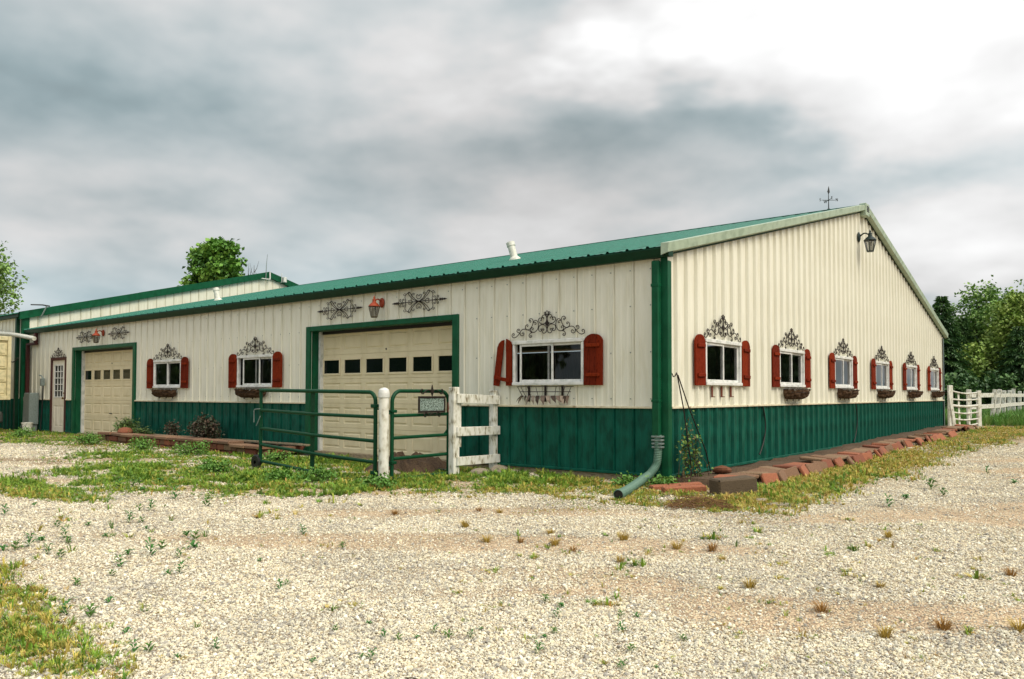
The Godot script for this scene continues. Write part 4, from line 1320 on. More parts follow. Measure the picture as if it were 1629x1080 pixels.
	# far white gate and fence beyond the gable
	var fg := thing("white_gate", "white slatted gate with bowed rails beside the far barn corner", "gate", Vector3(0.02, 0.02, -19.7), 0.75)
	for q in [[0.0, 0.14, 1.35], [0.98, 0.12, 1.18]]:
		var r := MB.new()
		r.box(Vector3(q[0] - q[1] * 0.5, -0.1, -0.05), Vector3(q[0] + q[1] * 0.5, q[2], 0.05), 0.008)
		part("post", r, M.white_wood, fg)
	var br := MB.new()
	br.box(Vector3(-0.05, 0, 0.051), Vector3(0.05, 1.2, 0.085), 0.006, Transform3D(Basis(Vector3(0, 0, 1), 0.14), Vector3(0.1, -0.02, 0)))
	part("brace", br, M.white_wood, fg)
	for k in 6:
		var r := MB.new()
		var y: float = [1.12, 0.90, 0.70, 0.48, 0.27, 0.07][k]
		var sag: float = [0.06, 0.03, 0.04, 0.05, 0.05, 0.06][k]
		var pth: Array = []
		for j in 9:
			var t := j / 8.0
			pth.append(Vector3(0.04 + t * 0.92, y - sag * sin(t * PI) + (0.04 * t if k == 5 else 0.0) + (0.05 * (1.0 - t) if k == 0 else 0.0), 0.02))
		r.tube(pth, 0.026 if k != 2 else 0.042, -1.0, 6)
		part("rail", r, M.white_wood, fg)
	for x in [0.30, 0.64]:
		var r := MB.new()
		r.box(Vector3(x - 0.03, 0.0, -0.012), Vector3(x + 0.03, 1.1, -0.006), 0.0, Transform3D(Basis(Vector3(0, 0, 1), 0.03), Vector3(0.02, 0, 0)))
		part("stile", r, M.white_wood, fg)
	var ff := thing("paddock_fence", "white post and board fence running off past the tall grass", "fence")
	var posts: Array = []
	for k in 8:
		var q := at_depth([1541, 1577, 1586, 1595, 1603.5, 1612, 1621, 1631][k], 622, [26.5, 28.5, 30.2, 31.9, 33.6, 35.3, 37.0, 38.7][k])
		posts.append(Vector3(q.x, 0.02, q.z))
	for k in posts.size():
		var r := MB.new()
		var hh := 1.22 + (0.06 if k == 5 else 0.0) + 0.02 * (k % 3)
		r.box(Vector3(-0.07, -0.2, -0.07), Vector3(0.07, hh, 0.07), 0.01)
		part("post", r, M.white_wood, ff, Transform3D(Basis(Vector3(0, 0, 1), [0.0, -0.09, -0.07, -0.04, -0.05, 0.0, -0.02, 0.0][k]), posts[k]))
		if k > 0:
			for y in [1.02, 0.62]:
				var a: Vector3 = posts[k - 1] + Vector3(0.08, y, 0)
				var b: Vector3 = posts[k] + Vector3(0.08, y + 0.012 * ((k * 5) % 3 - 1), 0)
				var d := (b - a)
				var bs := Basis.looking_at(d.normalized(), Vector3.UP)
				var rr := MB.new()
				rr.box(Vector3(-0.016, -0.075, -d.length() * 0.5 - 0.03), Vector3(0.016, 0.075, d.length() * 0.5 + 0.03), 0.004)
				part("board", rr, M.white_wood, ff, Transform3D(bs, (a + b) * 0.5))

# ------------------------------------------------------------------ planters and loose things
func build_planters() -> void:
	rng.seed = 501
	var pl := thing("front_planter", "low planter of brick and tan slabs along the barn between the garage doors", "planter")
	var x := -14.25
	var k := 0
	while x < -7.75:
		var w := rng.randf_range(0.38, 0.62)
		var cap := MB.new()
		cap.box(Vector3(-w * 0.5 + 0.006, -0.03, -0.17), Vector3(w * 0.5 - 0.006, 0.03, 0.17), 0.01)
		var drop := 0.0 if x < -8.7 else -0.05
		part("slab", cap, M.paver[k % 3], pl, Transform3D(Basis.from_euler(Vector3(rng.randf_range(-0.04, 0.04), rng.randf_range(-0.05, 0.05), rng.randf_range(-0.03, 0.03))), Vector3(x + w * 0.5, 0.125 + drop + rng.randf_range(-0.006, 0.006), 0.78 + rng.randf_range(-0.02, 0.02))))
		x += w
		k += 1
	for row in 2:
		x = -14.22 + row * 0.1
		while x < -7.75:
			var w := rng.randf_range(0.18, 0.26)
			var b := MB.new()
			b.box(Vector3(-w * 0.5 + 0.006, -0.055, -0.06), Vector3(w * 0.5 - 0.006, 0.055, 0.06), 0.012)
			var drop := 0.0 if x < -8.7 else -0.05
			part("brick", b, M.brick[rng.randi() % 5], pl, Transform3D(Basis.from_euler(Vector3(rng.randf_range(-0.08, 0.08), rng.randf_range(-0.1, 0.1), rng.randf_range(-0.04, 0.04))), Vector3(x + w * 0.5, 0.03 - row * 0.12 + drop, 0.84 + rng.randf_range(-0.02, 0.02))))
			x += w
	for q in [[-14.3, 0.4, 1.5], [-7.72, 0.45, 1.55]]:
		for j in 3:
			var b := MB.new()
			b.box(Vector3(-0.14, -0.06, -0.11), Vector3(0.14, 0.06, 0.11), 0.012)
			part("brick", b, M.brick[(j + 1) % 5], pl, Transform3D(Basis(Vector3.UP, q[2] + 0.1 * j), Vector3(q[0] + rng.randf_range(-0.03, 0.03), 0.0 + rng.randf_range(0, 0.04), 0.12 + j * 0.24)))
	var soil := MB.new()
	var cells := 60
	var g: Array = []
	for i in cells + 1:
		var row: Array = []
		for j in 7: row.append(Vector3(lerp(-14.25, -7.75, float(i) / cells), 0.055 + gn.get_noise_2d(i * 21.0, j * 33.0) * 0.05, lerp(0.01, 0.72, j / 6.0)))
		g.append(row)
	for i in cells:
		for j in 6: soil.quad(g[i][j + 1], g[i + 1][j + 1], g[i + 1][j], g[i][j])
	part("soil", soil, M.soil, pl)
	# flat tan boards lying in the bed by the wall
	for q in [[-9.2, 1.6, 0.02], [-7.95, 0.7, -0.05], [-12.4, 1.2, 0.03]]:
		var b := MB.new()
		b.box(Vector3(-q[1], -0.015, -0.06), Vector3(q[1], 0.015, 0.06), 0.004)
		part("board", b, M.board, pl, Transform3D(Basis(Vector3.UP, q[2]), Vector3(q[0], 0.105, 0.16)))
	# gable planter: a timber, loose slabs on edge and flat caps
	var gp := thing("gable_planter", "planter edge of tilted red slabs and flat bricks along the gable wall", "planter")
	var z := 0.05
	k = 0
	while z > -17.6:
		var w := rng.randf_range(0.30, 0.48)
		var gy := ground_y(1.0, z)
		# flat caps on top
		var cp := MB.new()
		cp.box(Vector3(-0.17, -0.024, -w * 0.5 + 0.008), Vector3(0.17, 0.024, w * 0.5 - 0.008), 0.012)
		var px := 0.84 + sin(z * 0.9) * 0.05 + rng.randf_range(-0.04, 0.04)
		if not (k % 9 == 7):
			part("slab", cp, M.brick[[3, 2, 4, 2, 4, 1][k % 6]], gp, Transform3D(Basis.from_euler(Vector3(rng.randf_range(-0.05, 0.05), rng.randf_range(-0.16, 0.16), rng.randf_range(-0.14, 0.04))), Vector3(px, gy + 0.125 + rng.randf_range(-0.025, 0.012), z - w * 0.5)))
		# slabs leaning against the bed
		var sl := MB.new()
		sl.box(Vector3(-0.024, -0.11, -w * 0.46), Vector3(0.024, 0.075, w * 0.46), 0.012)
		if rng.randf() < 0.8 and z < -0.4:
			part("slab", sl, M.brick[rng.randi() % 4], gp, Transform3D(Basis.from_euler(Vector3(rng.randf_range(-0.14, 0.14), rng.randf_range(-0.3, 0.3), rng.randf_range(0.2, 0.7))), Vector3(px + 0.21 + rng.randf_range(-0.02, 0.05), gy + 0.07, z - w * 0.5)))
		z -= w
		k += 1
	var gs := MB.new()
	g = []
	for i in 91:
		var row: Array = []
		var zz := 0.1 - i * 0.198
		for j in 6: row.append(Vector3(lerp(0.035, 0.95, j / 5.0), ground_y(0.6, zz) + 0.06 + 0.04 * sin(j * 0.6) + gn.get_noise_2d(i * 27.0, j * 41.0) * 0.06 - (0.2 if i == 0 or j == 5 else 0.0), zz))
		g.append(row)
	for i in 90:
		for j in 5: gs.quad(g[i][j], g[i][j + 1], g[i + 1][j + 1], g[i + 1][j])
	part("soil", gs, M.soil, gp)
	var tb := MB.new()
	tb.box(Vector3(-0.12, -0.11, -0.25), Vector3(0.12, 0.10, 0.25), 0.018)
	solid("timber_block", tb, M.timber, "short dark weathered timber at the end of the tilted red slabs", "timber", Transform3D(Basis.from_euler(Vector3(0.05, -0.62, 0.0)), Vector3(1.10, 0.0, 0.48)))
	for q in [[0.36, 0.45, 0.9, "long red brick lying on the dirt by the downspout corner", 0.33], [0.55, 0.62, 0.75, "second red brick lying beside the long one near the downspout corner", 0.26], [0.30, -0.35, 1.2, "reddish brick half buried under the climbing plant", 0.2]]:
		var b := MB.new()
		b.box(Vector3(-q[4], -0.04, -0.06), Vector3(q[4], 0.04, 0.06), 0.012)
		solid("loose_brick", b, M.brick[3], q[3], "brick", Transform3D(Basis.from_euler(Vector3(0.05, q[2], 0.04)), Vector3(q[0], ground_y(q[0], q[1]) + 0.03, q[1])))
	# rusty lump lying in the bed
	solid("rusty_rock", rock_mesh(97, 0.13, 0.055), mat(Color(0.42, 0.26, 0.17), 0.9), "rounded rusty brown rock at the foot of the climbing plant", "rock", pose(Vector3(0.40, 0.05, -0.80), 0.5))
	# shepherd's hook and climbing plant
	var hk := thing("garden_hook", "thin black double shepherd's hook leaning by the gable corner", "hook", Vector3(0.26, 0, 0.2))
	var h1 := MB.new()
	h1.tube([Vector3(0, 1.30, 0), Vector3(0, 0.9, -0.16), Vector3(0, 0.2, -0.36), Vector3(0, -0.12, -0.42)], 0.008, 0.008, 6)
	part("rod", h1, M.iron, hk)
	var h2 := MB.new()
	h2.tube([Vector3(0.01, 1.30, 0.0), Vector3(0.01, 0.9, -0.29), Vector3(0.01, 0.3, -0.80), Vector3(0.01, -0.1, -1.0)], 0.008, 0.008, 6)
	part("rod", h2, M.iron, hk)
	var h3 := MB.new()
	h3.tube([Vector3(0, 1.30, 0), Vector3(0, 1.33, 0.02), Vector3(0, 1.29, 0.06), Vector3(0, 1.28, 0.11), Vector3(0, 1.32, 0.14)], 0.008, 0.007, 6)
	part("crook", h3, M.iron, hk)
	# debris
	var pile := MB.new()
	rng.seed = 903
	for i in 200:
		var r := sqrt(rng.randf())
		var a := rng.randf() * TAU
		var p := Vector3(cos(a) * r * 0.42, 0.02 + 0.14 * (1 - r * r) * rng.randf(), sin(a) * r * 0.2)
		var d := Vector3(rng.randf_range(-1, 1), rng.randf_range(-0.25, 0.35), rng.randf_range(-0.5, 0.5)).normalized() * rng.randf_range(0.05, 0.17)
		pile.tube([p - d, p + Vector3(0, 0.012, 0), p + d], 0.004, 0.002, 4, false)
	solid("dead_weeds", pile, mat(Color(0.47, 0.35, 0.23), 0.95), "heap of dead brown weeds and roots near the drain pipe", "debris", pose(Vector3(1.28, ground_y(1.28, 1.75), 1.75), 0.6, 0.8))
	var mound := MB.new()
	var mg: Array = []
	for i in 19:
		var row: Array = []
		for j in 15:
			var fx := i / 9.0 - 1.0
			var fz := j / 7.0 - 1.0
			var hh: float = max(0.0, 1.0 - fx * fx - fz * fz)
			row.append(Vector3(fx * 0.75, 0.27 * pow(hh, 0.8) * (1.0 + 0.7 * gn.get_noise_2d(i * 40.0, j * 40.0)) - 0.03, fz * 0.42))
		mg.append(row)
	for i in 18:
		for j in 14: mound.quad(mg[i][j], mg[i][j + 1], mg[i + 1][j + 1], mg[i + 1][j])
	solid("dirt_heap", mound, M.soil, "heap of brown dirt and old bedding behind the sign gate", "dirt", pose(Vector3(-3.75, -0.1, 0.95), 0.5))
	for q in [[-2.72, 0.55, 0.16, 0.08], [-2.62, 0.22, 0.2, 0.12], [-2.5, 0.42, 0.12, 0.06], [-2.35, 0.2, 0.13, 0.06], [-3.5, 1.55, 0.2, 0.07]]:
		solid("field_stone", rock_mesh(int(q[0] * 100), q[2], q[3]), M.rock, "pale flat stone on the ground by the short white fence", "stone", pose(Vector3(q[0], ground_y(q[0], q[1]) + 0.01, q[1]), q[0] * 3.0), "flat stones by the white fence")
	for q in [[1.85, 0.95, 0.16, 0.02, 0.3], [1.55, 0.75, 0.11, 0.02, 1.2]]:
		solid("pale_stone", rock_mesh(int(q[0] * 31), q[2], q[3]), M.rock, "thin pale stone flake lying where grass meets gravel", "stone", pose(Vector3(q[0], ground_y(q[0], q[1]) + 0.01, q[1]), q[4]), "pale flakes at the gravel edge")
	var st := MB.new()
	st.tube([Vector3(-0.1, 0.01, 0), Vector3(-0.02, 0.025, 0.012), Vector3(0.05, 0.012, -0.01), Vector3(0.1, 0.015, 0.01)], 0.006, 0.003, 5)
	for q in [[2.46, 6.88, 0.3], [1.1, 6.1, 1.9], [0.98, 1.28, 0.9]]:
		solid("fallen_stick", st.mesh(), M.bark, "small brown stick lying on the gravel", "stick", pose(Vector3(q[0], ground_y(q[0], q[1]) + 0.004, q[1]), q[2], 0.55), "sticks on the gravel")
	var lp := MB.new()
	lp.tube([Vector3(-6.6, 0.0, 0.75), Vector3(-4.8, -0.03, 0.8), Vector3(-3.05, -0.04, 0.9)], 0.018, 0.018, 8)
	solid("loose_rail", lp, M.dark_metal, "thin dark rail lying across the foot of the near garage door", "rail")
	# red ball-like pot in the front planter
	var rp := MB.new()
	rp.lathe([Vector2(0, 0), Vector2(0.10, 0.0), Vector2(0.16, 0.06), Vector2(0.17, 0.12), Vector2(0.13, 0.19), Vector2(0.05, 0.215), Vector2(0, 0.22)], 14)
	solid("red_stone", rp, M.brick[0], "rounded red stone at the far garage end of the front planter", "stone", pose(Vector3(-13.62, 0.06, 0.62)))

func rock_mesh(sd: int, w: float, h: float) -> MB:
	var mb := MB.new()
	var nz := FastNoiseLite.new()
	nz.seed = sd
	nz.frequency = 1.1
	var P := func(i: int, j: int) -> Vector3:
		var a := TAU * (i % 12) / 12.0
		var b := PI * j / 6.0 - PI / 2
		var d := Vector3(cos(a) * cos(b), sin(b), -sin(a) * cos(b))
		return d * (1.0 + 0.35 * nz.get_noise_3d(d.x, d.y, d.z)) * Vector3(w, h, w * 0.65)
	for i in 12:
		for j in 6: mb.quad(P.call(i, j), P.call(i + 1, j), P.call(i + 1, j + 1), P.call(i, j + 1))
	return mb

# ------------------------------------------------------------------ plants
func leaf_mesh(w: float, l: float, plain := false) -> ArrayMesh:     # a folded, drooping leaf
	var mb := MB.new()
	var a := Vector3(0, 0, 0)
	var b := Vector3(w, 0.12 * l, l * 0.45)
	var c := Vector3(-w, 0.12 * l, l * 0.45)
	var m := Vector3(0, 0.05 * l, l * 0.5)
	var e := Vector3(0, -0.12 * l, l)
	if plain:
		mb.tri(a, b, e); mb.tri(a, e, c)
	else:
		mb.tri(a, b, m); mb.tri(a, m, c); mb.tri(m, b, e); mb.tri(c, m, e)
	return mb.mesh()

func baked(leaf: Mesh, xf: Array, cols: PackedColorArray) -> ArrayMesh:     # many leaves as one foliage mesh
	var src := leaf.surface_get_arrays(0)
	var lv: PackedVector3Array = src[Mesh.ARRAY_VERTEX]
	var ln: PackedVector3Array = src[Mesh.ARRAY_NORMAL]
	var v := PackedVector3Array()
	var n := PackedVector3Array()
	var c := PackedColorArray()
	var one := PackedColorArray()
	one.resize(lv.size())
	for k in xf.size():
		var t: Transform3D = xf[k]
		v.append_array(t * lv)
		n.append_array(Transform3D(t.basis.orthonormalized(), Vector3.ZERO) * ln)
		one.fill(cols[k])
		c.append_array(one)
	var arr := []
	arr.resize(Mesh.ARRAY_MAX)
	arr[Mesh.ARRAY_VERTEX] = v
	arr[Mesh.ARRAY_NORMAL] = n
	arr[Mesh.ARRAY_COLOR] = c
	var m := ArrayMesh.new()
	m.add_surface_from_arrays(Mesh.PRIMITIVE_TRIANGLES, arr)
	return m

func multi(called: String, mesh: Mesh, m: Material, xf: Array, cols: PackedColorArray, parent: Node3D) -> MultiMeshInstance3D:
	var mm := MultiMesh.new()
	mm.transform_format = MultiMesh.TRANSFORM_3D
	mm.use_colors = true
	mm.mesh = mesh
	mm.instance_count = xf.size()
	for k in xf.size():
		mm.set_instance_transform(k, xf[k])
		mm.set_instance_color(k, cols[k])
	var o := MultiMeshInstance3D.new()
	o.name = called
	o.multimesh = mm
	o.material_override = m
	parent.add_child(o, true)
	return o

func rand_basis(s: float, r: RandomNumberGenerator, up := 0.0) -> Basis:
	var b := Basis.from_euler(Vector3(r.randf_range(-1.2, 1.2) * (1.0 - up), r.randf() * TAU, r.randf_range(-1.0, 1.0) * (1.0 - up)))
	return b.scaled(Vector3(s, s, s))

# blobs: crown masses [centre, radius vector, weight]; leaves sit in clumps near the blobs' surfaces
func make_tree(called: String, label: String, base: Vector3, trunk_h: float, trunk_r: float, blobs: Array, clumps: int, per: int, leaf: Mesh, cols: Array, sd: int, group := "", clump_r := 0.5, limb_to := 14, shell := 0.55) -> Node3D:
	var r := RandomNumberGenerator.new()
	r.seed = sd
	var o := thing(called, label, "tree", base, 0.0, group)
	var centres: Array = []
	var total := 0.0
	for b in blobs: total += b[2]
	for k in clumps:
		var pick := r.randf() * total
		var bl: Array = blobs[0]
		for b in blobs:
			pick -= b[2]
			bl = b
			if pick <= 0: break
		var d := Vector3(r.randfn(), r.randfn(), r.randfn()).normalized()
		centres.append(bl[0] + d * bl[1] * pow(r.randf(), 1.0 - shell))
	var tb := MB.new()
	var top := Vector3(r.randf_range(-0.2, 0.2), trunk_h, r.randf_range(-0.2, 0.2))
	tb.tube([Vector3(0, -0.3, 0), Vector3(0.04, trunk_h * 0.35, 0.02), Vector3(-0.05, trunk_h * 0.7, 0.05), top], trunk_r, trunk_r * 0.35, 8)
	for k in limb_to:
		var e: Vector3 = centres[(k * 37) % centres.size()]
		var sh: float = r.randf_range(0.3, 0.95)
		var s := Vector3(0, trunk_h * sh, 0).lerp(top, 0.2)
		var m := s.lerp(e, 0.5) + Vector3(0, -0.12 * s.distance_to(e), 0)
		tb.tube([s, s.lerp(m, 0.5), m, m.lerp(e, 0.55), e], trunk_r * 0.32, 0.012, 5, false)
	part("trunk", tb, M.bark, o)
	var xf: Array = []
	var cc := PackedColorArray()
	for c in centres:
		var tone: Color = cols[r.randi() % cols.size()]
		for j in per:
			var d := Vector3(r.randfn(), r.randfn() * 0.75, r.randfn()) * clump_r * 0.55
			xf.append(Transform3D(rand_basis(r.randf_range(0.7, 1.35), r), c + d))
			var v := r.randf_range(0.75, 1.25)
			cc.append(Color(tone.r * v, tone.g * v, tone.b * v))
	part("crown", baked(leaf, xf, cc), M.leaf, o)
	return o

func make_conifer(called: String, label: String, base: Vector3, h: float, rad: float, cols: Array, sd: int, group := "", dense := 1.0) -> void:
	var r := RandomNumberGenerator.new()
	r.seed = sd
	var o := thing(called, label, "tree", base, 0.0, group)
	var tb := MB.new()
	tb.tube([Vector3(0, -0.3, 0), Vector3(0, h * 0.5, 0), Vector3(0, h, 0)], 0.16, 0.02, 7)
	var xf: Array = []
	var cc := PackedColorArray()
	var y := 0.25
	while y < h:
		var f := 1.0 - y / h
		var n := int((7 + 8 * f) * dense)
		var R := rad * pow(f, 0.8) + 0.12
		for k in n:
			var a := r.randf() * TAU
			var L := R * r.randf_range(0.65, 1.1)
			var dir := Vector3(cos(a), 0, sin(a))
			var tip := dir * L + Vector3(0, y - L * 0.18 + r.randf_range(-0.1, 0.1), 0)
			if k % 2 == 0: tb.tube([Vector3(0, y + 0.1, 0), dir * L * 0.6 + Vector3(0, y - L * 0.04, 0), tip], 0.022, 0.006, 4, false)
			var steps := int(L / 0.09) + 3
			var tone: Color = cols[r.randi() % cols.size()]
			for s in steps:
				var q := float(s + 1) / steps
				var p := Vector3(0, y + 0.08, 0).lerp(tip, q) + Vector3(0, sin(q * PI) * 0.06 * L, 0)
				for side in 2:
					var lat := Vector3(-dir.z, 0, dir.x) * (1.0 if side == 0 else -1.0)
					var fwd := (dir * 0.5 + lat * r.randf_range(0.3, 1.0) + Vector3(0, r.randf_range(-0.55, 0.15), 0)).normalized()
					var bs := Basis.looking_at(-fwd, Vector3.UP).scaled(Vector3.ONE * r.randf_range(0.6, 1.25) * (0.45 + 0.75 * (1.0 - q * 0.6)))
					xf.append(Transform3D(bs, p))
					var v := r.randf_range(0.65, 1.3)
					cc.append(Color(tone.r * v, tone.g * v, tone.b * v))
		y += 0.17 + 0.08 * f
	part("trunk", tb, M.bark, o)
	part("crown", baked(leaf_mesh(0.055, 0.34, true), xf, cc), M.leaf, o)

func build_trees() -> void:
	var leaf := leaf_mesh(0.085, 0.2, true)
	var big := leaf_mesh(0.15, 0.34, true)
	var fresh := [Color(0.09, 0.23, 0.03), Color(0.13, 0.30, 0.04), Color(0.06, 0.16, 0.025), Color(0.17, 0.33, 0.05)]
	var lite := [Color(0.18, 0.32, 0.07), Color(0.13, 0.26, 0.05), Color(0.23, 0.37, 0.09), Color(0.10, 0.20, 0.04)]
	var yel := [Color(0.25, 0.37, 0.07), Color(0.20, 0.31, 0.06), Color(0.31, 0.40, 0.09)]
	var dark := [Color(0.06, 0.14, 0.045), Color(0.085, 0.18, 0.05), Color(0.045, 0.11, 0.038), Color(0.11, 0.21, 0.06)]
	# maple behind the rear barn's roof
	var p := at_depth(334, 620, 62.0)
	p.y = 0.0
	make_tree("maple_tree", "dense bright green tree rising behind the rear barn roof", p, 8.5, 0.28, [
		[Vector3(0.5, 11.0, 0), Vector3(1.7, 1.5, 1.7), 2.6], [Vector3(0.9, 12.5, 0), Vector3(1.25, 0.8, 1.3), 1.5], [Vector3(-0.4, 12.0, 0.3), Vector3(0.9, 0.8, 1.0), 0.8], [Vector3(-1.0, 9.8, 0.5), Vector3(1.0, 0.9, 1.3), 1.1],
		[Vector3(2.0, 10.9, -0.3), Vector3(0.75, 1.2, 0.9), 0.9], [Vector3(1.9, 9.6, 0.2), Vector3(0.8, 0.7, 0.9), 0.6], [Vector3(-2.5, 9.0, 0), Vector3(0.65, 0.6, 0.7), 0.4], [Vector3(-1.9, 8.4, 0.2), Vector3(1.4, 0.6, 1.2), 0.8], [Vector3(0.3, 8.6, 0), Vector3(2.0, 1.0, 1.8), 1.0]], 190, 40, big, fresh, 11, "", 0.46, 18, 0.7)
	# lone loose tree off the left
	p = at_depth(-50, 620, 46.0)
	p.y = 0.0
	make_tree("cottonwood_tree", "loose-leaved green tree beyond the rear barn's container end", p, 7.0, 0.3, [
		[Vector3(0, 7.6, 0), Vector3(2.6, 3.2, 2.6), 4.0], [Vector3(1.3, 8.6, 1.2), Vector3(1.5, 1.3, 1.5), 1.1], [Vector3(1.6, 6.0, 1.4), Vector3(1.5, 1.6, 1.5), 1.1], [Vector3(2.4, 7.7, 1.9), Vector3(0.85, 0.35, 0.8), 0.28], [Vector3(2.1, 9.0, 1.7), Vector3(0.75, 0.45, 0.7), 0.26]], 420, 26, leaf_mesh(0.085, 0.19, true), lite, 12, "", 0.5, 22)
	# bare twigs behind the ridge
	for q in [[392, 70.0, 12.4], [401, 70.0, 12.7], [412, 71.0, 12.1]]:
		p = at_depth(q[0], 620, q[1])
		var tb := MB.new()
		var r := RandomNumberGenerator.new()
		r.seed = int(q[0])
		tb.tube([Vector3(0, -p.y, 0), Vector3(0.05, q[2] * 0.8 - p.y, 0), Vector3(0.1, q[2] - p.y, 0)], 0.12, 0.015, 5)
		for k in 9:
			var y: float = q[2] - p.y - 0.3 - k * 0.3
			var a := r.randf() * TAU
			tb.tube([Vector3(0.06, y - 0.4, 0), Vector3(cos(a) * 0.3, y, sin(a) * 0.3), Vector3(cos(a) * 0.5, y + 0.7, sin(a) * 0.5)], 0.03, 0.008, 4, false)
		solid("bare_tree", tb, M.bark, "bare twiggy treetop poking above the rear barn's rake", "tree", pose(p), "bare treetops behind the rear barn")
	# wood edge on the right
	var gname := "trees of the wood edge behind the white fence"
	var spec := [   # pixel, depth, top pixel row
		["spruce_tree", 1500, 47.0, 470, 2.4, "dark spruce standing just past the far barn corner", 61],
		["spruce_tree", 1531, 50.0, 505, 2.2, "second dark spruce from the barn corner, behind the white gate", 62],
		["spruce_tree", 1622, 46.0, 520, 2.2, "dark spruce standing behind the white post and board fence", 63],
		["spruce_tree", 1575, 52.0, 545, 2.6, "low broad dark spruce filling the gap behind the fence posts", 64],
		["spruce_tree", 1668, 47.0, 500, 2.3, "dark spruce farther along the white fence", 65],
	]
	for s in spec:
		p = at_depth(s[1], 620, s[2])
		p.y = 0.0
		var h: float = at_depth(s[1], s[3], s[2]).y
		make_conifer(s[0], s[5], p, h, s[4], dark, s[6], gname, 1.25)
	var br := [
		["birch_tree", 1556, 52.0, 446, 2.5, lite, "tall light green leafy tree above the dark spruces", 71, 260, 22],
		["birch_tree", 1590, 56.0, 452, 2.4, lite, "tall airy green tree between the leafy one and the yellow willow", 72, 210, 20],
		["willow_tree", 1618, 48.0, 462, 1.9, yel, "yellow-green feathery tree over the white fence", 73, 300, 34],
		["thin_tree", 1646, 58.0, 428, 2.6, lite, "thin half-bare tree topping the yellow-green one", 74, 120, 12],
		["young_tree", 1538, 48.0, 545, 1.3, yel, "small yellow-green sapling among the dark spruces", 75, 120, 26],
		["birch_tree", 1700, 50.0, 450, 3.0, lite, "leafy green tree far along the white fence", 76, 220, 22],
	]
	for s in br:
		p = at_depth(s[1], 620, s[2])
		p.y = 0.0
		var h: float = at_depth(s[1], s[3], s[2]).y
		var w: float = s[4]
		make_tree(s[0], s[6], p, h * 0.8, 0.14, [
			[Vector3(0, h * 0.72, 0), Vector3(w * 0.8, h * 0.24, w * 0.8), 2.0], [Vector3(w * 0.4, h * 0.55, 0.3), Vector3(w * 0.7, h * 0.2, w * 0.7), 1.2],
			[Vector3(-w * 0.45, h * 0.52, -0.2), Vector3(w * 0.7, h * 0.22, w * 0.7), 1.2], [Vector3(0, h * 0.3, 0), Vector3(w, h * 0.2, w), 0.9], [Vector3(w * 0.1, h * 0.88, 0), Vector3(w * 0.4, h * 0.1, w * 0.4), 0.5]],
			s[8], s[9], leaf, s[5], s[7], gname, 0.42, 26)
	# tree belts outside the frame, mirrored dark in the window panes
	var far_leaf := leaf_mesh(0.3, 0.7, true)
	for k in 10:
		var q := Vector3(-82.0 + k * 8.2, -0.1, 38.0 + (k * 7) % 5)
		var hh := 9.0 + (k * 5) % 4
		make_tree("yard_tree", "leafy tree of the belt across the yard from the barn front", q, hh * 0.7, 0.2, [[Vector3(0, hh * 0.6, 0), Vector3(3.2, hh * 0.36, 3.2), 2.0], [Vector3(0, hh * 0.25, 0), Vector3(4.0, hh * 0.25, 3.4), 1.4]], 150, 16, far_leaf, dark, 700 + k, "trees across the yard", 0.9, 6)
	for k in 9:
		var q := Vector3(24.0 + (k * 3) % 4, 0.0, -14.0 - k * 7.5)
		var hh := 9.0 + (k * 5) % 4
		make_tree("yard_tree", "leafy tree of the belt facing the barn gable", q, hh * 0.7, 0.2, [[Vector3(0, hh * 0.6, 0), Vector3(3.0, hh * 0.36, 3.2), 2.0], [Vector3(0, hh * 0.25, 0), Vector3(3.4, hh * 0.25, 4.0), 1.4]], 150, 16, far_leaf, dark, 720 + k, "trees facing the gable", 0.9, 6)
	# undergrowth below them
	for k in 9:
		p = at_depth(1508 + k * 22, 620, 45.0 + (k * 5) % 7)
		p.y = 0.0
		make_tree("wood_shrub", "dark leafy shrub at the foot of the wood edge", p, 1.2, 0.05, [
			[Vector3(0, 1.0, 0), Vector3(1.3, 0.9, 1.1), 1.0], [Vector3(0.6, 1.5, 0.2), Vector3(0.8, 0.7, 0.8), 0.6]], 110, 22, leaf, dark, 200 + k, "shrubs at the foot of the wood", 0.4, 8)

func blade_clump(n: int, h: float, spread: float, w: float, sd: int) -> ArrayMesh:
	var r := RandomNumberGenerator.new()
	r.seed = sd
	var mb := MB.new()
	mb.tinted = true
	for k in n:
		var a := r.randf() * TAU
		var b := Vector3(cos(a), 0, sin(a)) * r.randf() * spread * 0.35
		var lean := Vector3(cos(a), 0, sin(a)) * spread * r.randf_range(0.3, 1.0)
		var hh := h * r.randf_range(0.6, 1.15)
		var sd2 := Vector3(-sin(a), 0, cos(a)) * w * 0.5
		var m := b + lean * 0.4 + Vector3(0, hh * 0.65, 0)
		var t := b + lean + Vector3(0, hh * r.randf_range(0.75, 1.0), 0)
		mb.quad(b - sd2, b + sd2, m + sd2 * 0.8, m - sd2 * 0.8)
		mb.tri(m - sd2 * 0.8, m + sd2 * 0.8, t)
	return mb.mesh()

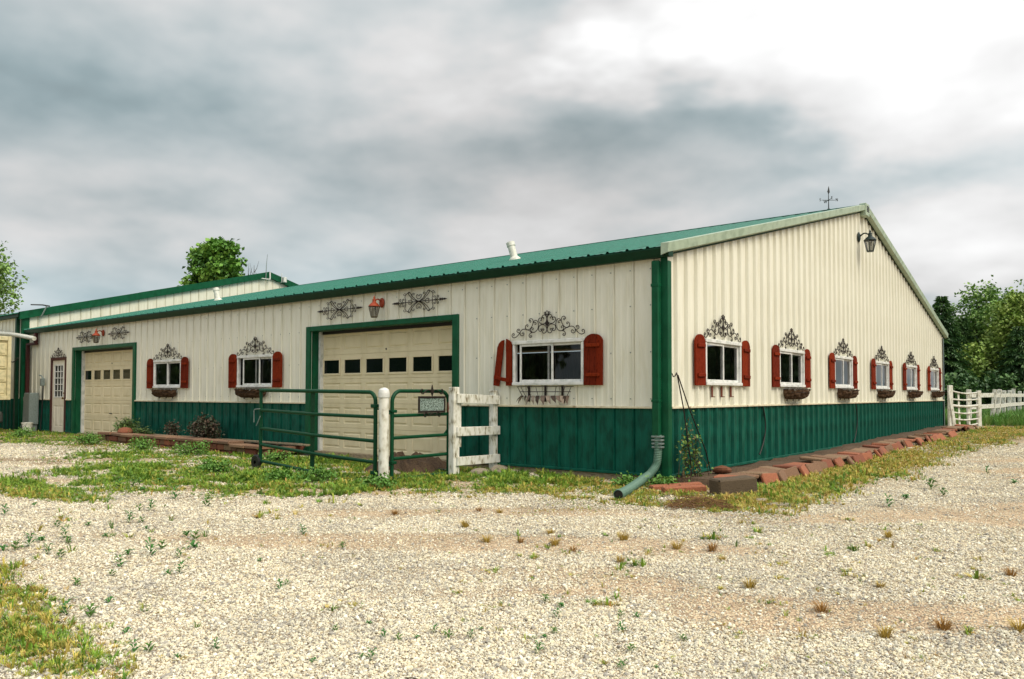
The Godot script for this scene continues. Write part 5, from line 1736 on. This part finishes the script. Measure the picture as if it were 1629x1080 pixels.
# how grassy a spot is, 0 gravel .. 1 turf
func turf(x: float, z: float) -> float:
	if x < 0.04 and z < 0.04 and x > -60.0 and z > -BARN_D: return 0.0
	var nz := gn.get_noise_2d(x * 9.0, z * 9.0)
	var n2 := gn.get_noise_2d(x * 30.0 + 400.0, z * 30.0)
	var v := 0.0
	# band before the front wall
	if z > -0.5 and x < 3.0:
		var edge: float
		if x < -4.4: edge = lerp(5.1, 3.0, smoothstep(-4.4, -13.0, x))
		else: edge = lerp(4.9, 2.55, smoothstep(-4.4, -0.4, x))
		edge += nz * 0.9
		v = max(v, smoothstep(edge + 0.55, edge - 1.0, z + n2 * 0.8) * smoothstep(2.4, 1.4, x + nz * 0.6) * (0.62 + 0.85 * n2))
		if x < -6.0: v *= 1.0 - 0.7 * smoothstep(0.0, 0.3, gn.get_noise_2d(x * 5.0 + 90.0, z * 7.0)) * smoothstep(1.5, 2.2, z)
		if x > -2.0 + nz * 2.5: v = min(v, 0.62)      # thinner sward here: fewer plants to the metre
	# strip along the gable planter
	if x > 0.9 and z < 1.6 and z > -24.0:
		var e2: float = 2.0 + 0.06 * (-z) + nz * 0.5
		v = max(v, smoothstep(e2 + 0.4, e2 - 0.7, x + n2 * 0.4) * (0.85 + 0.4 * n2))
	# lawn beyond the barn
	if z < -17.0: v = max(v, smoothstep(-17.0, -22.0, z + nz * 1.5))
	# patch at the lower left and one at the left
	var d := Vector2((x + 0.6) / 2.0, (z - 7.85) / 0.75).length()
	v = max(v, smoothstep(1.15, 0.7, d + nz * 0.45) * 0.62)
	d = Vector2((x + 5.6) / 1.5, (z - 5.35) / 0.42).length()
	v = max(v, smoothstep(1.1, 0.7, d + nz * 0.5) * 0.8)
	# creeping patches in the open gravel
	if x > 1.2 and z > 1.5 and z < 6.5: v = max(v, 0.36 * smoothstep(0.24, 0.46, gn.get_noise_2d(x * 60.0 + 900.0, z * 80.0)))
	elif x < 1.2 and z > 3.4 and z < 7.2: v = max(v, 0.16 * smoothstep(0.28, 0.46, gn.get_noise_2d(x * 60.0 + 900.0, z * 80.0)))
	return clamp(v + n2 * 0.34 * step_pos(v), 0.0, 1.0)

# worn dirt shows in long streaks across the yard, the way cars cross it
func worn(x: float, z: float) -> float:
	return gn.get_noise_2d((x * 0.78 - z * 0.626) * 3.5 + 31.0, (x * 0.626 + z * 0.78) * 11.0)

func step_pos(v: float) -> float: return 1.0 if v > 0.03 else 0.0

func build_ground() -> void:
	var xs: Array = [-500.0, -250.0, -120.0, -70.0, -45.0, -34.0]
	var x := -27.0
	while x < 9.0: xs.append(x); x += 0.16
	xs.append_array([9.5, 12.0, 16.0, 24.0, 40.0, 80.0, 160.0, 400.0])
	var zs: Array = [-500.0, -250.0, -120.0, -80.0, -60.0, -50.0, -44.0, -38.0, -33.0, -29.0]
	var z := -26.0
	while z < 10.5: zs.append(z); z += 0.16
	zs.append_array([11.0, 14.0, 20.0, 35.0, 80.0, 200.0, 400.0])
	var v := PackedVector3Array()
	var c := PackedColorArray()
	var idx := PackedInt32Array()
	var gravel := Color(0.62, 0.57, 0.44)
	var dirt := Color(0.74, 0.62, 0.44)
	var loam := Color(0.25, 0.21, 0.11)
	var dry := Color(0.38, 0.31, 0.13)
	var W := xs.size()
	for j in zs.size():
		for i in W:
			var X: float = xs[i]
			var Z: float = zs[j]
			v.append(Vector3(X, ground_y(X, Z), Z))
			var t := turf(X, Z)
			var far: bool = X < -28 or X > 10 or Z < -27 or Z > 11
			var dm := smoothstep(-0.02, 0.32, worn(X, Z))
			var col := gravel.lerp(dirt, dm * 0.75)
			col *= 1.0 + 0.22 * gn.get_noise_2d(X * 22.0 + 77.0, Z * 22.0)
			if X < -5.0: col = col.lerp(Color(0.40, 0.34, 0.24), 0.75 * smoothstep(-0.1, 0.3, gn.get_noise_2d(X * 7.0, Z * 16.0 + 50.0)) * smoothstep(-5.0, -9.0, X))
			col = col.lerp(loam.lerp(dry, smoothstep(-0.2, 0.3, gn.get_noise_2d(X * 8.0 + 60.0, Z * 8.0))), t * 0.85)
			if far and Z < -27: col = Color(0.12, 0.17, 0.05)
			c.append(col)
	for j in zs.size() - 1:
		for i in W - 1:
			var a := j * W + i
			idx.append_array([a, a + 1, a + W, a + 1, a + W + 1, a + W])
	var arr := []
	arr.resize(Mesh.ARRAY_MAX)
	arr[Mesh.ARRAY_VERTEX] = v
	arr[Mesh.ARRAY_COLOR] = c
	arr[Mesh.ARRAY_INDEX] = idx
	var nn := PackedVector3Array()
	nn.resize(v.size())
	for k in v.size():
		nn[k] = Vector3.UP
	arr[Mesh.ARRAY_NORMAL] = nn
	var am := ArrayMesh.new()
	am.add_surface_from_arrays(Mesh.PRIMITIVE_TRIANGLES, arr)
	# gravel texture: stones of many sizes with the shadow between them painted dark
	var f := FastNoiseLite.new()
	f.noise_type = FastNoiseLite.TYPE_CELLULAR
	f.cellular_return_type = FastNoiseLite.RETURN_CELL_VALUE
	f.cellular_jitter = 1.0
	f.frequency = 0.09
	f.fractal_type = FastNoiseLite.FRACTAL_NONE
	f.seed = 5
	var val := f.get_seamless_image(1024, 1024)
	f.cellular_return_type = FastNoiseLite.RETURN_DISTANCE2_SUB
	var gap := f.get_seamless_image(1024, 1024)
	var soft := noise_image(44, 0.02, 5, 1024)
	val.convert(Image.FORMAT_L8)
	gap.convert(Image.FORMAT_L8)
	var a0 := val.get_data()
	var a1 := gap.get_data()
	var a2 := soft.get_data()
	var out := PackedByteArray()
	var hgt := PackedByteArray()
	out.resize(1024 * 1024 * 3)
	hgt.resize(1024 * 1024)
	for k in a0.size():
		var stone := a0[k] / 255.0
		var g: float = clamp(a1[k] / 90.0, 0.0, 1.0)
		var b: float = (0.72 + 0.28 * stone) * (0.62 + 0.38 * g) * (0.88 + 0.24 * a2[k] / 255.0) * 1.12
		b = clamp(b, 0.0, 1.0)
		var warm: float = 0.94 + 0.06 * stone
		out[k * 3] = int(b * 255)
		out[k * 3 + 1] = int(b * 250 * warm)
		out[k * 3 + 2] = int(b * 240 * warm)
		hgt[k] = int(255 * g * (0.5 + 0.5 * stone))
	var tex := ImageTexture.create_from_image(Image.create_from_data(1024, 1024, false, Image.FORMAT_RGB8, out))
	var him := Image.create_from_data(1024, 1024, false, Image.FORMAT_L8, hgt)
	him.convert(Image.FORMAT_RGBA8)
	him.bump_map_to_normal_map(3.0)
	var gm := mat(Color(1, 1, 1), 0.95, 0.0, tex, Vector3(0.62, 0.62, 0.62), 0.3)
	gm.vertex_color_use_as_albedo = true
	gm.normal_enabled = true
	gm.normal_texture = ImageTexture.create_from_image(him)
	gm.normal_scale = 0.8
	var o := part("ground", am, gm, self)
	tag(o, "pale gravel yard with bare dirt patches", "ground", "", "structure")

func scatter_gravel() -> void:
	rng.seed = 21
	var mb := MB.new()
	mb.tinted = true
	# a squat angular chip of 20 faces
	var t := (1.0 + sqrt(5.0)) / 2.0
	var iv := [Vector3(-1, t, 0), Vector3(1, t, 0), Vector3(-1, -t, 0), Vector3(1, -t, 0), Vector3(0, -1, t), Vector3(0, 1, t), Vector3(0, -1, -t), Vector3(0, 1, -t), Vector3(t, 0, -1), Vector3(t, 0, 1), Vector3(-t, 0, -1), Vector3(-t, 0, 1)]
	var fc := [0, 11, 5, 0, 5, 1, 0, 1, 7, 0, 7, 10, 0, 10, 11, 1, 5, 9, 5, 11, 4, 11, 10, 2, 10, 7, 6, 7, 1, 8, 3, 9, 4, 3, 4, 2, 3, 2, 6, 3, 6, 8, 3, 8, 9, 4, 9, 5, 2, 4, 11, 6, 2, 10, 8, 6, 7, 9, 8, 1]
	var pv: Array = []
	for p in iv: pv.append(p.normalized() * rng.randf_range(0.75, 1.2) * Vector3(1.0, 0.62, 0.8))
	for k in range(0, fc.size(), 3): mb.tri(pv[fc[k]], pv[fc[k + 1]], pv[fc[k + 2]])
	var chip := mb.mesh()
	var cols := [Color(0.74, 0.70, 0.55), Color(0.64, 0.60, 0.47), Color(0.82, 0.79, 0.67), Color(0.52, 0.49, 0.40), Color(0.68, 0.60, 0.43), Color(0.33, 0.31, 0.27), Color(0.74, 0.67, 0.48)]
	var buf := PackedFloat32Array()
	var total := 560000
	buf.resize(total * 16)
	var fwd := Vector2(-0.6257, -0.7795).normalized()
	var n := 0
	var tries := 0
	while n < total and tries < total * 4:
		tries += 1
		var u := rng.randf()
		var dist := 2.3 + 18.5 * pow(u, 1.6)
		var ang := rng.randf_range(-0.82, 0.82)
		var d := fwd.rotated(ang)
		var x := CAM.x + d.x * dist
		var z := CAM.z + d.y * dist
		if (x < 0.9 and z < 1.0 and z > -18.0 and x > -22.0) and not (z > 0.05 and x > -7.5 and x < 0.6): continue
		var dm := smoothstep(-0.02, 0.32, worn(x, z))
		if rng.randf() < dm * 0.8: continue
		var tf := turf(x, z)
		if rng.randf() < tf * 0.6: continue
		var s := rng.randf_range(0.0028, 0.0062) * (1.0 + 0.05 * dist)
		var pick := rng.randf()
		if pick < 0.07: s *= rng.randf_range(1.5, 2.1)
		elif pick > 0.55: s *= 0.75
		var b := Basis.from_euler(Vector3(rng.randf_range(-0.6, 0.6), rng.randf() * TAU, rng.randf_range(-0.6, 0.6))).scaled(Vector3(s, s, s))
		var y := ground_y(x, z) + s * 0.5
		var o := n * 16
		buf[o] = b.x.x; buf[o + 1] = b.y.x; buf[o + 2] = b.z.x; buf[o + 3] = x
		buf[o + 4] = b.x.y; buf[o + 5] = b.y.y; buf[o + 6] = b.z.y; buf[o + 7] = y
		buf[o + 8] = b.x.z; buf[o + 9] = b.y.z; buf[o + 10] = b.z.z; buf[o + 11] = z
		var c: Color = cols[rng.randi() % 7]
		if rng.randf() < smoothstep(-0.05, 0.35, gn.get_noise_2d(x * 10.0 - 300.0, z * 14.0)) * 0.6: c = [cols[3], cols[1], cols[5]][rng.randi() % 3]
		var v := rng.randf_range(0.85, 1.15)
		buf[o + 12] = c.r * v; buf[o + 13] = c.g * v; buf[o + 14] = c.b * v; buf[o + 15] = 1.0
		n += 1
	buf.resize(n * 16)
	var mm := MultiMesh.new()
	mm.transform_format = MultiMesh.TRANSFORM_3D
	mm.use_colors = true
	mm.mesh = chip
	mm.instance_count = n
	mm.buffer = buf
	var o2 := MultiMeshInstance3D.new()
	o2.name = "gravel"
	o2.multimesh = mm
	o2.material_override = M.pebble
	add_child(o2)
	tag(o2, "loose pale limestone gravel covering the yard", "gravel", "", "stuff")

func scatter_grass() -> void:
	rng.seed = 33
	var clumps := [blade_clump(9, 0.055, 0.05, 0.006, 1), blade_clump(12, 0.085, 0.06, 0.007, 2), blade_clump(14, 0.04, 0.06, 0.008, 3)]
	var greens := [Color(0.14, 0.27, 0.02), Color(0.20, 0.33, 0.028), Color(0.09, 0.20, 0.016), Color(0.30, 0.36, 0.04)]
	var dry := [Color(0.44, 0.38, 0.07), Color(0.50, 0.40, 0.09), Color(0.36, 0.34, 0.05), Color(0.46, 0.30, 0.08)]
	for kind in 3:
		var xf: Array = []
		var cc := PackedColorArray()
		var want: int = [26000, 15000, 22000][kind]
		var tries := 0
		while xf.size() < want and tries < want * 12:
			tries += 1
			var x: float
			var z: float
			if rng.randf() < 0.62:
				var dist := 1.6 + 15.0 * pow(rng.randf(), 0.9)
				var d := Vector2(-0.6257, -0.7795).rotated(rng.randf_range(-0.8, 0.8))
				x = CAM.x + d.x * dist
				z = CAM.z + d.y * dist
			else:
				x = rng.randf_range(-23.0, 4.0)
				z = rng.randf_range(-20.0, 7.5)
				if x < 0.9 and z < 0.0: continue
			if x < 0.06 and z < 0.06: continue
			if z < 0.92 and z > -0.1 and x > -14.4 and x < -7.6: continue
			if x > 0.0 and x < 1.05 and z < 0.1: continue
			if z < 0.1 and x < 0.0: continue
			var t := turf(x, z)
			if rng.randf() > t * t * 1.1: continue
			var dryness := 0.14
			if x > -1.5 + gn.get_noise_2d(x * 9.0, z * 9.0) * 2.0: dryness = 0.62
			if z > 5.5: dryness = 0.42
			if x > 0.8 and z < 1.5: dryness = 0.8
			var lush := smoothstep(0.0, 0.35, gn.get_noise_2d(x * 6.0 + 200.0, z * 6.0))
			dryness -= lush * 0.35
			var c: Color = dry[rng.randi() % 4] if rng.randf() < dryness else greens[rng.randi() % 4]
			var v := rng.randf_range(0.75, 1.25)
			cc.append(Color(c.r * v, c.g * v, c.b * v))
			var s := rng.randf_range(0.5, 1.1) * (0.8 + 0.5 * lush)
			if x > -7.0 and x < -2.0 and z < 4.0: s *= 1.25
			if t < 0.45 and z > 1.6 and x > -1.0 and z < 7.0: s *= 0.55
			xf.append(Transform3D(Basis(Vector3.UP, rng.randf() * TAU).scaled(Vector3(s, s * rng.randf_range(0.6, 1.2), s)), Vector3(x, ground_y(x, z) - 0.004, z)))
		var o := multi(numbered("grass"), clumps[kind], M.grass, xf, cc, self)
		tag(o, ["short fine grass growing in the yard and along the walls", "longer grass blades standing in the greener patches", "flat creeping grass mats spreading over the gravel"][kind], "grass", "", "stuff")
	# tall lush grass beyond the far gate
	var xf2: Array = []
	var c2 := PackedColorArray()
	var tall := blade_clump(14, 0.42, 0.22, 0.014, 8)
	while xf2.size() < 9000:
		var z := rng.randf_range(-44.0, -19.6)
		var x := rng.randf_range(-6.0, 9.0)
		if x < 0.9 - (z + 19.5) * 0.02 and z > -20.6: continue
		if x > 0.9 and z > -21.0 + gn.get_noise_2d(x * 12.0, 3.0): continue
		var s := rng.randf_range(0.5, 1.2)
		xf2.append(Transform3D(Basis(Vector3.UP, rng.randf() * TAU).scaled(Vector3(s, s, s)), Vector3(x, ground_y(x, z) - 0.01, z)))
		var v := rng.randf_range(0.7, 1.3)
		c2.append(Color(0.075 * v, 0.20 * v, 0.02 * v) if rng.randf() < 0.8 else Color(0.15 * v, 0.26 * v, 0.04 * v))
	var o3 := multi("tall_grass", tall, M.grass, xf2, c2, self)
	tag(o3, "tall lush green grass around the white paddock fence", "grass", "", "stuff")

func rosette(n: int, l: float, w: float, rise: float, sd: int) -> ArrayMesh:
	var r := RandomNumberGenerator.new()
	r.seed = sd
	var mb := MB.new()
	mb.tinted = true
	for k in n:
		var a := TAU * k / n * 2.4 + r.randf() * 0.5
		var d := Vector3(cos(a), 0, sin(a))
		var s := Vector3(-d.z, 0, d.x) * w * r.randf_range(0.7, 1.1)
		var L := l * r.randf_range(0.6, 1.1)
		var y0 := rise * float(k) / n
		var b := Vector3(0, y0, 0)
		var m := b + d * L * 0.5 + Vector3(0, L * r.randf_range(0.3, 0.6), 0)
		var e := b + d * L + Vector3(0, L * r.randf_range(0.1, 0.55), 0)
		mb.tri(b, m + s, m); mb.tri(b, m, m - s); mb.tri(m, m + s, e); mb.tri(m - s, m, e)
	return mb.mesh()

func build_weeds() -> void:
	rng.seed = 88
	var W := [-5.18, 4.33, -5.24, 4.03, -4.98, 4.67, -4.98, 4.5, -4.52, 4.6, -3.5, 4.74, -2.72, 4.82, -4.08, 5.93, -3.68, 6.33, -2.56, 6.3, -2.42, 6.1, -2.33, 5.78, -2.25, 5.71, -1.84, 5.87, -2.83, 5.34, -2.92, 5.41, -1.77, 6.24, -1.96, 6.47, -1.72, 6.54, -1.94, 6.65, -1.79, 6.78, -1.73, 6.9, -1.79, 6.96, -1.4, 6.8, -1.19, 6.8, -0.9, 6.46, -0.74, 6.38, -0.93, 6.2, -0.75, 6.05, -0.5, 6.29, -1.1, 5.84, -1.29, 5.81, -0.59, 6.66, -0.35, 6.82, -0.1, 6.58, -0.04, 6.53, -0.25, 7.07, 0.32, 7.13, 0.36, 7.37, 0.51, 7.31, 0.91, 7.31, 1.2, 7.41, 1.25, 7.37, 1.43, 7.33, 1.47, 7.17, 1.69, 6.67, 1.97, 7.01, 0.8, 6.37, 0.73, 6.27, 0, 5.98, -0.62, 5.17, 0.11, 5.35, 1.74, 6.5, 1.96, 6.6, 2.05, 6.59, 2.09, 6.51, 2.09, 6.39, 2.19, 6.4, 2.22, 6.2, 2.27, 6.33, 2.17, 5.6, 2.29, 5.62, 2.39, 5.8, 2.53, 6.02, 2.53, 6.1, 2.64, 6.29, 2.63, 5.56, 2.7, 5.52, 2.78, 5.81, 2.96, 6.03, 3.14, 6.12, 3.03, 6.22, 3.07, 5.74, 2.1, 6.85, 2.15, 6.84, 2.77, -1.56, 3.5, -2.86, 3.06, -3.94, 3, -0.97, 2.74, -0.34, 2.74, 0.41]
	var wm := mat(Color(0.20, 0.42, 0.12), 0.6)
	wm.cull_mode = BaseMaterial3D.CULL_DISABLED
	var wm2 := mat(Color(0.27, 0.42, 0.10), 0.6)
	wm2.cull_mode = BaseMaterial3D.CULL_DISABLED
	var rs := [rosette(11, 0.05, 0.010, 0.045, 1), rosette(9, 0.042, 0.011, 0.02, 2), rosette(13, 0.055, 0.009, 0.07, 3)]
	for k in W.size() / 2:
		var x: float = W[k * 2]
		var z: float = W[k * 2 + 1]
		var dist := Vector2(x - CAM.x, z - CAM.z).length()
		var s: float = rng.randf_range(0.75, 1.25) * clamp(dist / 6.0, 0.55, 1.5)
		if k in [6, 25, 26, 28, 38, 39, 42, 75, 76]: s *= 1.5
		var o := MeshInstance3D.new()
		o.name = numbered("broadleaf_weed")
		o.mesh = rs[k % 3]
		o.material_override = wm if k % 3 else wm2
		o.transform = pose(Vector3(x, ground_y(x, z), z), rng.randf() * TAU, s)
		add_child(o)
		tag(o, "small green broadleaf weed sprouting from the gravel", "weed", "broadleaf weeds in the gravel")
	var T := [2.28, 3.66, 2.46, 3.9, 2.92, 4.56, 3.42, 4.82, 3.79, 5.07, 3.53, 4.06, 4.1, 3.17, 4.28, 4.55, 3.18, 2.33, 3.98, 4.74, 0.19, 4.08, 0.77, 4.47, 0.98, 4.3, 0.95, 3.87, 1.25, 4.22, 1.48, 4.32, 1.54, 3.69, 2.03, 3.74, -0.33, 3.31, -0.13, 3.23, 1.97, 4.46, -0.83, 3.95]
	var tm := mat(Color(0.66, 0.56, 0.24), 0.8)
	tm.cull_mode = BaseMaterial3D.CULL_DISABLED
	var tm2 := mat(Color(0.60, 0.45, 0.22), 0.8)
	tm2.cull_mode = BaseMaterial3D.CULL_DISABLED
	var tf := [blade_clump(80, 0.085, 0.085, 0.005, 21), blade_clump(70, 0.07, 0.09, 0.005, 22)]
	for k in T.size() / 2:
		var x: float = T[k * 2]
		var z: float = T[k * 2 + 1]
		var o := MeshInstance3D.new()
		o.name = numbered("dry_grass_tuft")
		o.mesh = tf[k % 2]
		o.material_override = tm if k % 3 else tm2
		o.transform = pose(Vector3(x, ground_y(x, z) - 0.006, z), rng.randf() * TAU, rng.randf_range(0.6, 1.0))
		add_child(o)
		tag(o, "small round tuft of tawny dry grass on the gravel", "grass tuft", "dry grass tufts on the gravel")

func build_shrubs() -> void:
	var red := [Color(0.07, 0.045, 0.03), Color(0.09, 0.05, 0.03), Color(0.05, 0.06, 0.03), Color(0.04, 0.05, 0.025)]
	var grn := [Color(0.08, 0.15, 0.03), Color(0.12, 0.18, 0.04), Color(0.05, 0.10, 0.03)]
	var sm := leaf_mesh(0.018, 0.05)
	make_tree("barberry_shrub", "rounded dark reddish shrub in the front planter", Vector3(-10.48, 0.05, 0.45), 0.25, 0.02, [[Vector3(0, 0.25, 0), Vector3(0.38, 0.22, 0.24), 1.0], [Vector3(0.05, 0.36, 0), Vector3(0.27, 0.14, 0.2), 0.6]], 150, 15, sm, red, 301, "", 0.12, 24)
	make_tree("barberry_shrub", "small sparse reddish shrub between the yucca-like plant and the round shrub", Vector3(-11.85, 0.05, 0.42), 0.2, 0.012, [[Vector3(0, 0.2, 0), Vector3(0.17, 0.17, 0.14), 1.0]], 36, 12, sm, red, 302, "", 0.1, 12)
	make_tree("leafy_shrub", "spiky green plant at the far garage end of the front planter", Vector3(-13.95, 0.05, 0.42), 0.2, 0.015, [[Vector3(0, 0.2, 0), Vector3(0.3, 0.18, 0.22), 1.0]], 60, 10, leaf_mesh(0.014, 0.1), grn, 303, "", 0.12, 14)
	make_tree("leafy_shrub", "low dark green plant beside the spiky one in the front planter", Vector3(-13.3, 0.05, 0.4), 0.15, 0.012, [[Vector3(0, 0.11, 0), Vector3(0.24, 0.1, 0.18), 1.0]], 36, 10, sm, grn, 304, "", 0.12, 10)
	for o in get_children():
		if o.name.begins_with("barberry_shrub") or o.name.begins_with("leafy_shrub"): o.set_meta("category", "shrub")
	# climbing plant on the hook
	var vine := thing("climbing_vine", "half-dead climbing vine tangled on the garden hook at the gable corner", "vine", Vector3(0.24, 0, -0.1))
	var r := RandomNumberGenerator.new()
	r.seed = 404
	var st := MB.new()
	var xf: Array = []
	var cc := PackedColorArray()
	for k in 17:
		var p := Vector3(r.randf_range(-0.08, 0.1), -0.08, r.randf_range(-0.5, 0.15))
		var path: Array = [p]
		var top := r.randf_range(0.35, 0.85)
		var steps := 7
		for s in steps:
			var f := (s + 1.0) / steps
			path.append(Vector3(p.x + r.randf_range(-0.05, 0.05), lerp(-0.05, top, f), lerp(p.z, -0.08 + r.randf_range(-0.1, 0.1), f)))
		st.tube(path, 0.005, 0.002, 4, false)
		for j in 19:
			var f := r.randf()
			var q: Vector3 = path[int(f * steps)].lerp(path[min(int(f * steps) + 1, steps)], fmod(f * steps, 1.0))
			q += Vector3(r.randf_range(-0.07, 0.07), r.randf_range(-0.05, 0.05), r.randf_range(-0.07, 0.07))
			xf.append(Transform3D(rand_basis(r.randf_range(0.6, 1.2), r), q))
			var v := r.randf_range(0.7, 1.3)
			var c := Color(0.13, 0.22, 0.03) if r.randf() < 0.6 else (Color(0.06, 0.11, 0.025) if r.randf() < 0.6 else Color(0.24, 0.16, 0.05))
			cc.append(Color(c.r * v, c.g * v, c.b * v))
	part("stem", st, M.bark, vine)
	part("foliage", baked(leaf_mesh(0.016, 0.05), xf, cc), M.leaf, vine)
	# leafy clumps in the grass
	var gr2 := [Color(0.07, 0.19, 0.02), Color(0.10, 0.24, 0.03), Color(0.13, 0.26, 0.04)]
	for q in [[-6.6, 1.35, 0.34], [-9.1, 1.5, 0.45], [-11.0, 1.45, 0.38], [-5.9, 2.9, 0.28], [-13.3, 1.6, 0.4], [-2.55, 2.65, 0.22], [-3.6, 2.75, 0.26], [-17.3, 1.5, 0.42], [0.15, 0.42, 0.17], [-0.2, 0.6, 0.16], [-4.1, 3.0, 0.24]]:
		var s: float = q[2]
		var o := make_tree("clover_clump", "leafy bright green clump of weeds in the grass by the barn", Vector3(q[0], ground_y(q[0], q[1]), q[1]), s * 0.3, 0.006, [[Vector3(0, s * 0.28, 0), Vector3(s, s * 0.3, s * 0.75), 1.0]], 60, 12, leaf_mesh(0.014, 0.04), gr2, 500 + int(q[0] * 10), "leafy clumps in the grass", 0.1, 8)
		o.set_meta("category", "weed")

# ------------------------------------------------------------------ sky
func make_sky() -> Sky:
	var W := 2048
	var H := 1024
	var f1 := FastNoiseLite.new()
	f1.seed = 7
	f1.frequency = 0.62
	f1.fractal_octaves = 6
	f1.fractal_gain = 0.56
	f1.noise_type = FastNoiseLite.TYPE_SIMPLEX_SMOOTH
	var f2 := FastNoiseLite.new()
	f2.seed = 19
	f2.frequency = 0.22
	f2.fractal_octaves = 3
	var data := PackedFloat32Array()
	data.resize(W * H * 3)
	data.fill(0.21)
	var yaw := deg_to_rad(38.753)
	for j in H:
		var el := (0.5 - (j + 0.5) / H) * PI
		var ce := cos(el)
		var se := sin(el)
		if el < -0.03: continue
		for i in W:
			var o := (j * W + i) * 3
			var phi := (i + 0.5) / W * TAU      # column 0 looks along -z
			var a := wrapf(phi + yaw, -PI, PI)      # 0 straight ahead of the camera, + to the right
			var dx := sin(phi) * ce
			var dz := -cos(phi) * ce
			var k: float = 1.0 / (max(se, 0.0) + 0.16)
			var px := dx * k
			var pz := dz * k
			var big := f2.get_noise_2d(px, pz)
			var fine := f1.get_noise_2d(px + big * 0.5, pz * 1.25 + big * 0.3)
			# heavy grey cloud bank fills the left; thinner bright cloud to the right
			var ad := rad_to_deg(a)
			var ed := rad_to_deg(el)
			var edge := 5.0
			if ed < 22.0: edge = lerp(5.0, 14.0, smoothstep(22.0, 15.0, ed))
			if ed > 28.0: edge = lerp(5.0, -30.0, smoothstep(28.0, 70.0, ed))
			var s := (ad - edge) * 0.05 + fine * 0.8 + big * 0.2 - 0.12
			if ad > 90.0 or ad < -90.0: s = lerp(s, 0.35 + fine * 0.6, smoothstep(90.0, 150.0, abs(ad)))
			var br := smoothstep(-0.22, 0.42, s)
			var lum: float = lerp(0.335, 0.555, br)
			var det := f1.get_noise_2d(px * 2.6 + 40.0, pz * 2.6)
			lum += lerp(0.16, 0.25, br) * fine + big * 0.05 + det * 0.10
			# a lighter, more distant layer low down
			lum += 0.17 * smoothstep(17.0, 8.0, ed + fine * 7.0 + big * 3.0) * (1.0 - 0.6 * br)
			# an overcast sky is about three times as bright overhead as at the horizon
			lum *= (1.0 + 2.0 * max(se, 0.0)) / 1.6
			lum = clamp(lum, 0.13, 1.4)
			var cool: float = clamp((0.50 - lum) * 1.7 + big * 0.35, 0.0, 0.36)
			data[o] = lum * (1.0 - cool * 0.62)
			data[o + 1] = lum * (1.0 - cool * 0.05)
			data[o + 2] = lum * (1.0 + cool * 0.14)
	var im := Image.create_from_data(W, H, false, Image.FORMAT_RGBF, data.to_byte_array())
	var pm := PanoramaSkyMaterial.new()
	pm.panorama = ImageTexture.create_from_image(im)
	pm.energy_multiplier = 1.0
	var sky := Sky.new()
	sky.sky_material = pm
	return sky

func _ready() -> void:
	gn.seed = 4
	gn.frequency = 0.05
	gn.fractal_octaves = 4
	# camera: level eye height of a crouching photographer, lens shifted up a little
	var cam := Camera3D.new()
	cam.name = "camera"
	cam_basis = Basis.from_euler(Vector3(deg_to_rad(1.7733), deg_to_rad(38.7534), deg_to_rad(0.0831)))
	cam.near = 0.1
	cam.far = 1200.0
	cam.set_frustum(1080.0 / 1234.276 * 0.1, Vector2(0, 48.82 / 1234.276 * 0.1), 0.1, 1200.0)
	cam.transform = Transform3D(cam_basis, CAM)
	add_child(cam)
	cam.current = true
	# overcast sky and weak, very soft sun
	var env := Environment.new()
	env.background_mode = Environment.BG_SKY
	env.sky = make_sky()
	env.tonemap_mode = Environment.TONE_MAPPER_LINEAR
	env.tonemap_exposure = 1.62
	env.sdfgi_enabled = true
	env.ssao_enabled = true
	env.ssil_enabled = true
	var we := WorldEnvironment.new()
	we.name = "environment"
	we.environment = env
	add_child(we)
	var sun := DirectionalLight3D.new()
	sun.name = "sun"
	sun.light_energy = 0.5
	sun.light_color = Color(1.0, 0.95, 0.85)
	sun.light_angular_distance = 28.0
	sun.shadow_enabled = true
	add_child(sun)
	sun.look_at_from_position(Vector3(0.88, 0.92, 0.04) * 50.0, Vector3.ZERO)
	make_materials()
	build_ground()
	build_barn()
	build_far_barn()
	build_wall_things()
	build_left_things()
	build_gates()
	build_planters()
	build_trees()
	build_shrubs()
	scatter_gravel()
	scatter_grass()
	build_weeds()
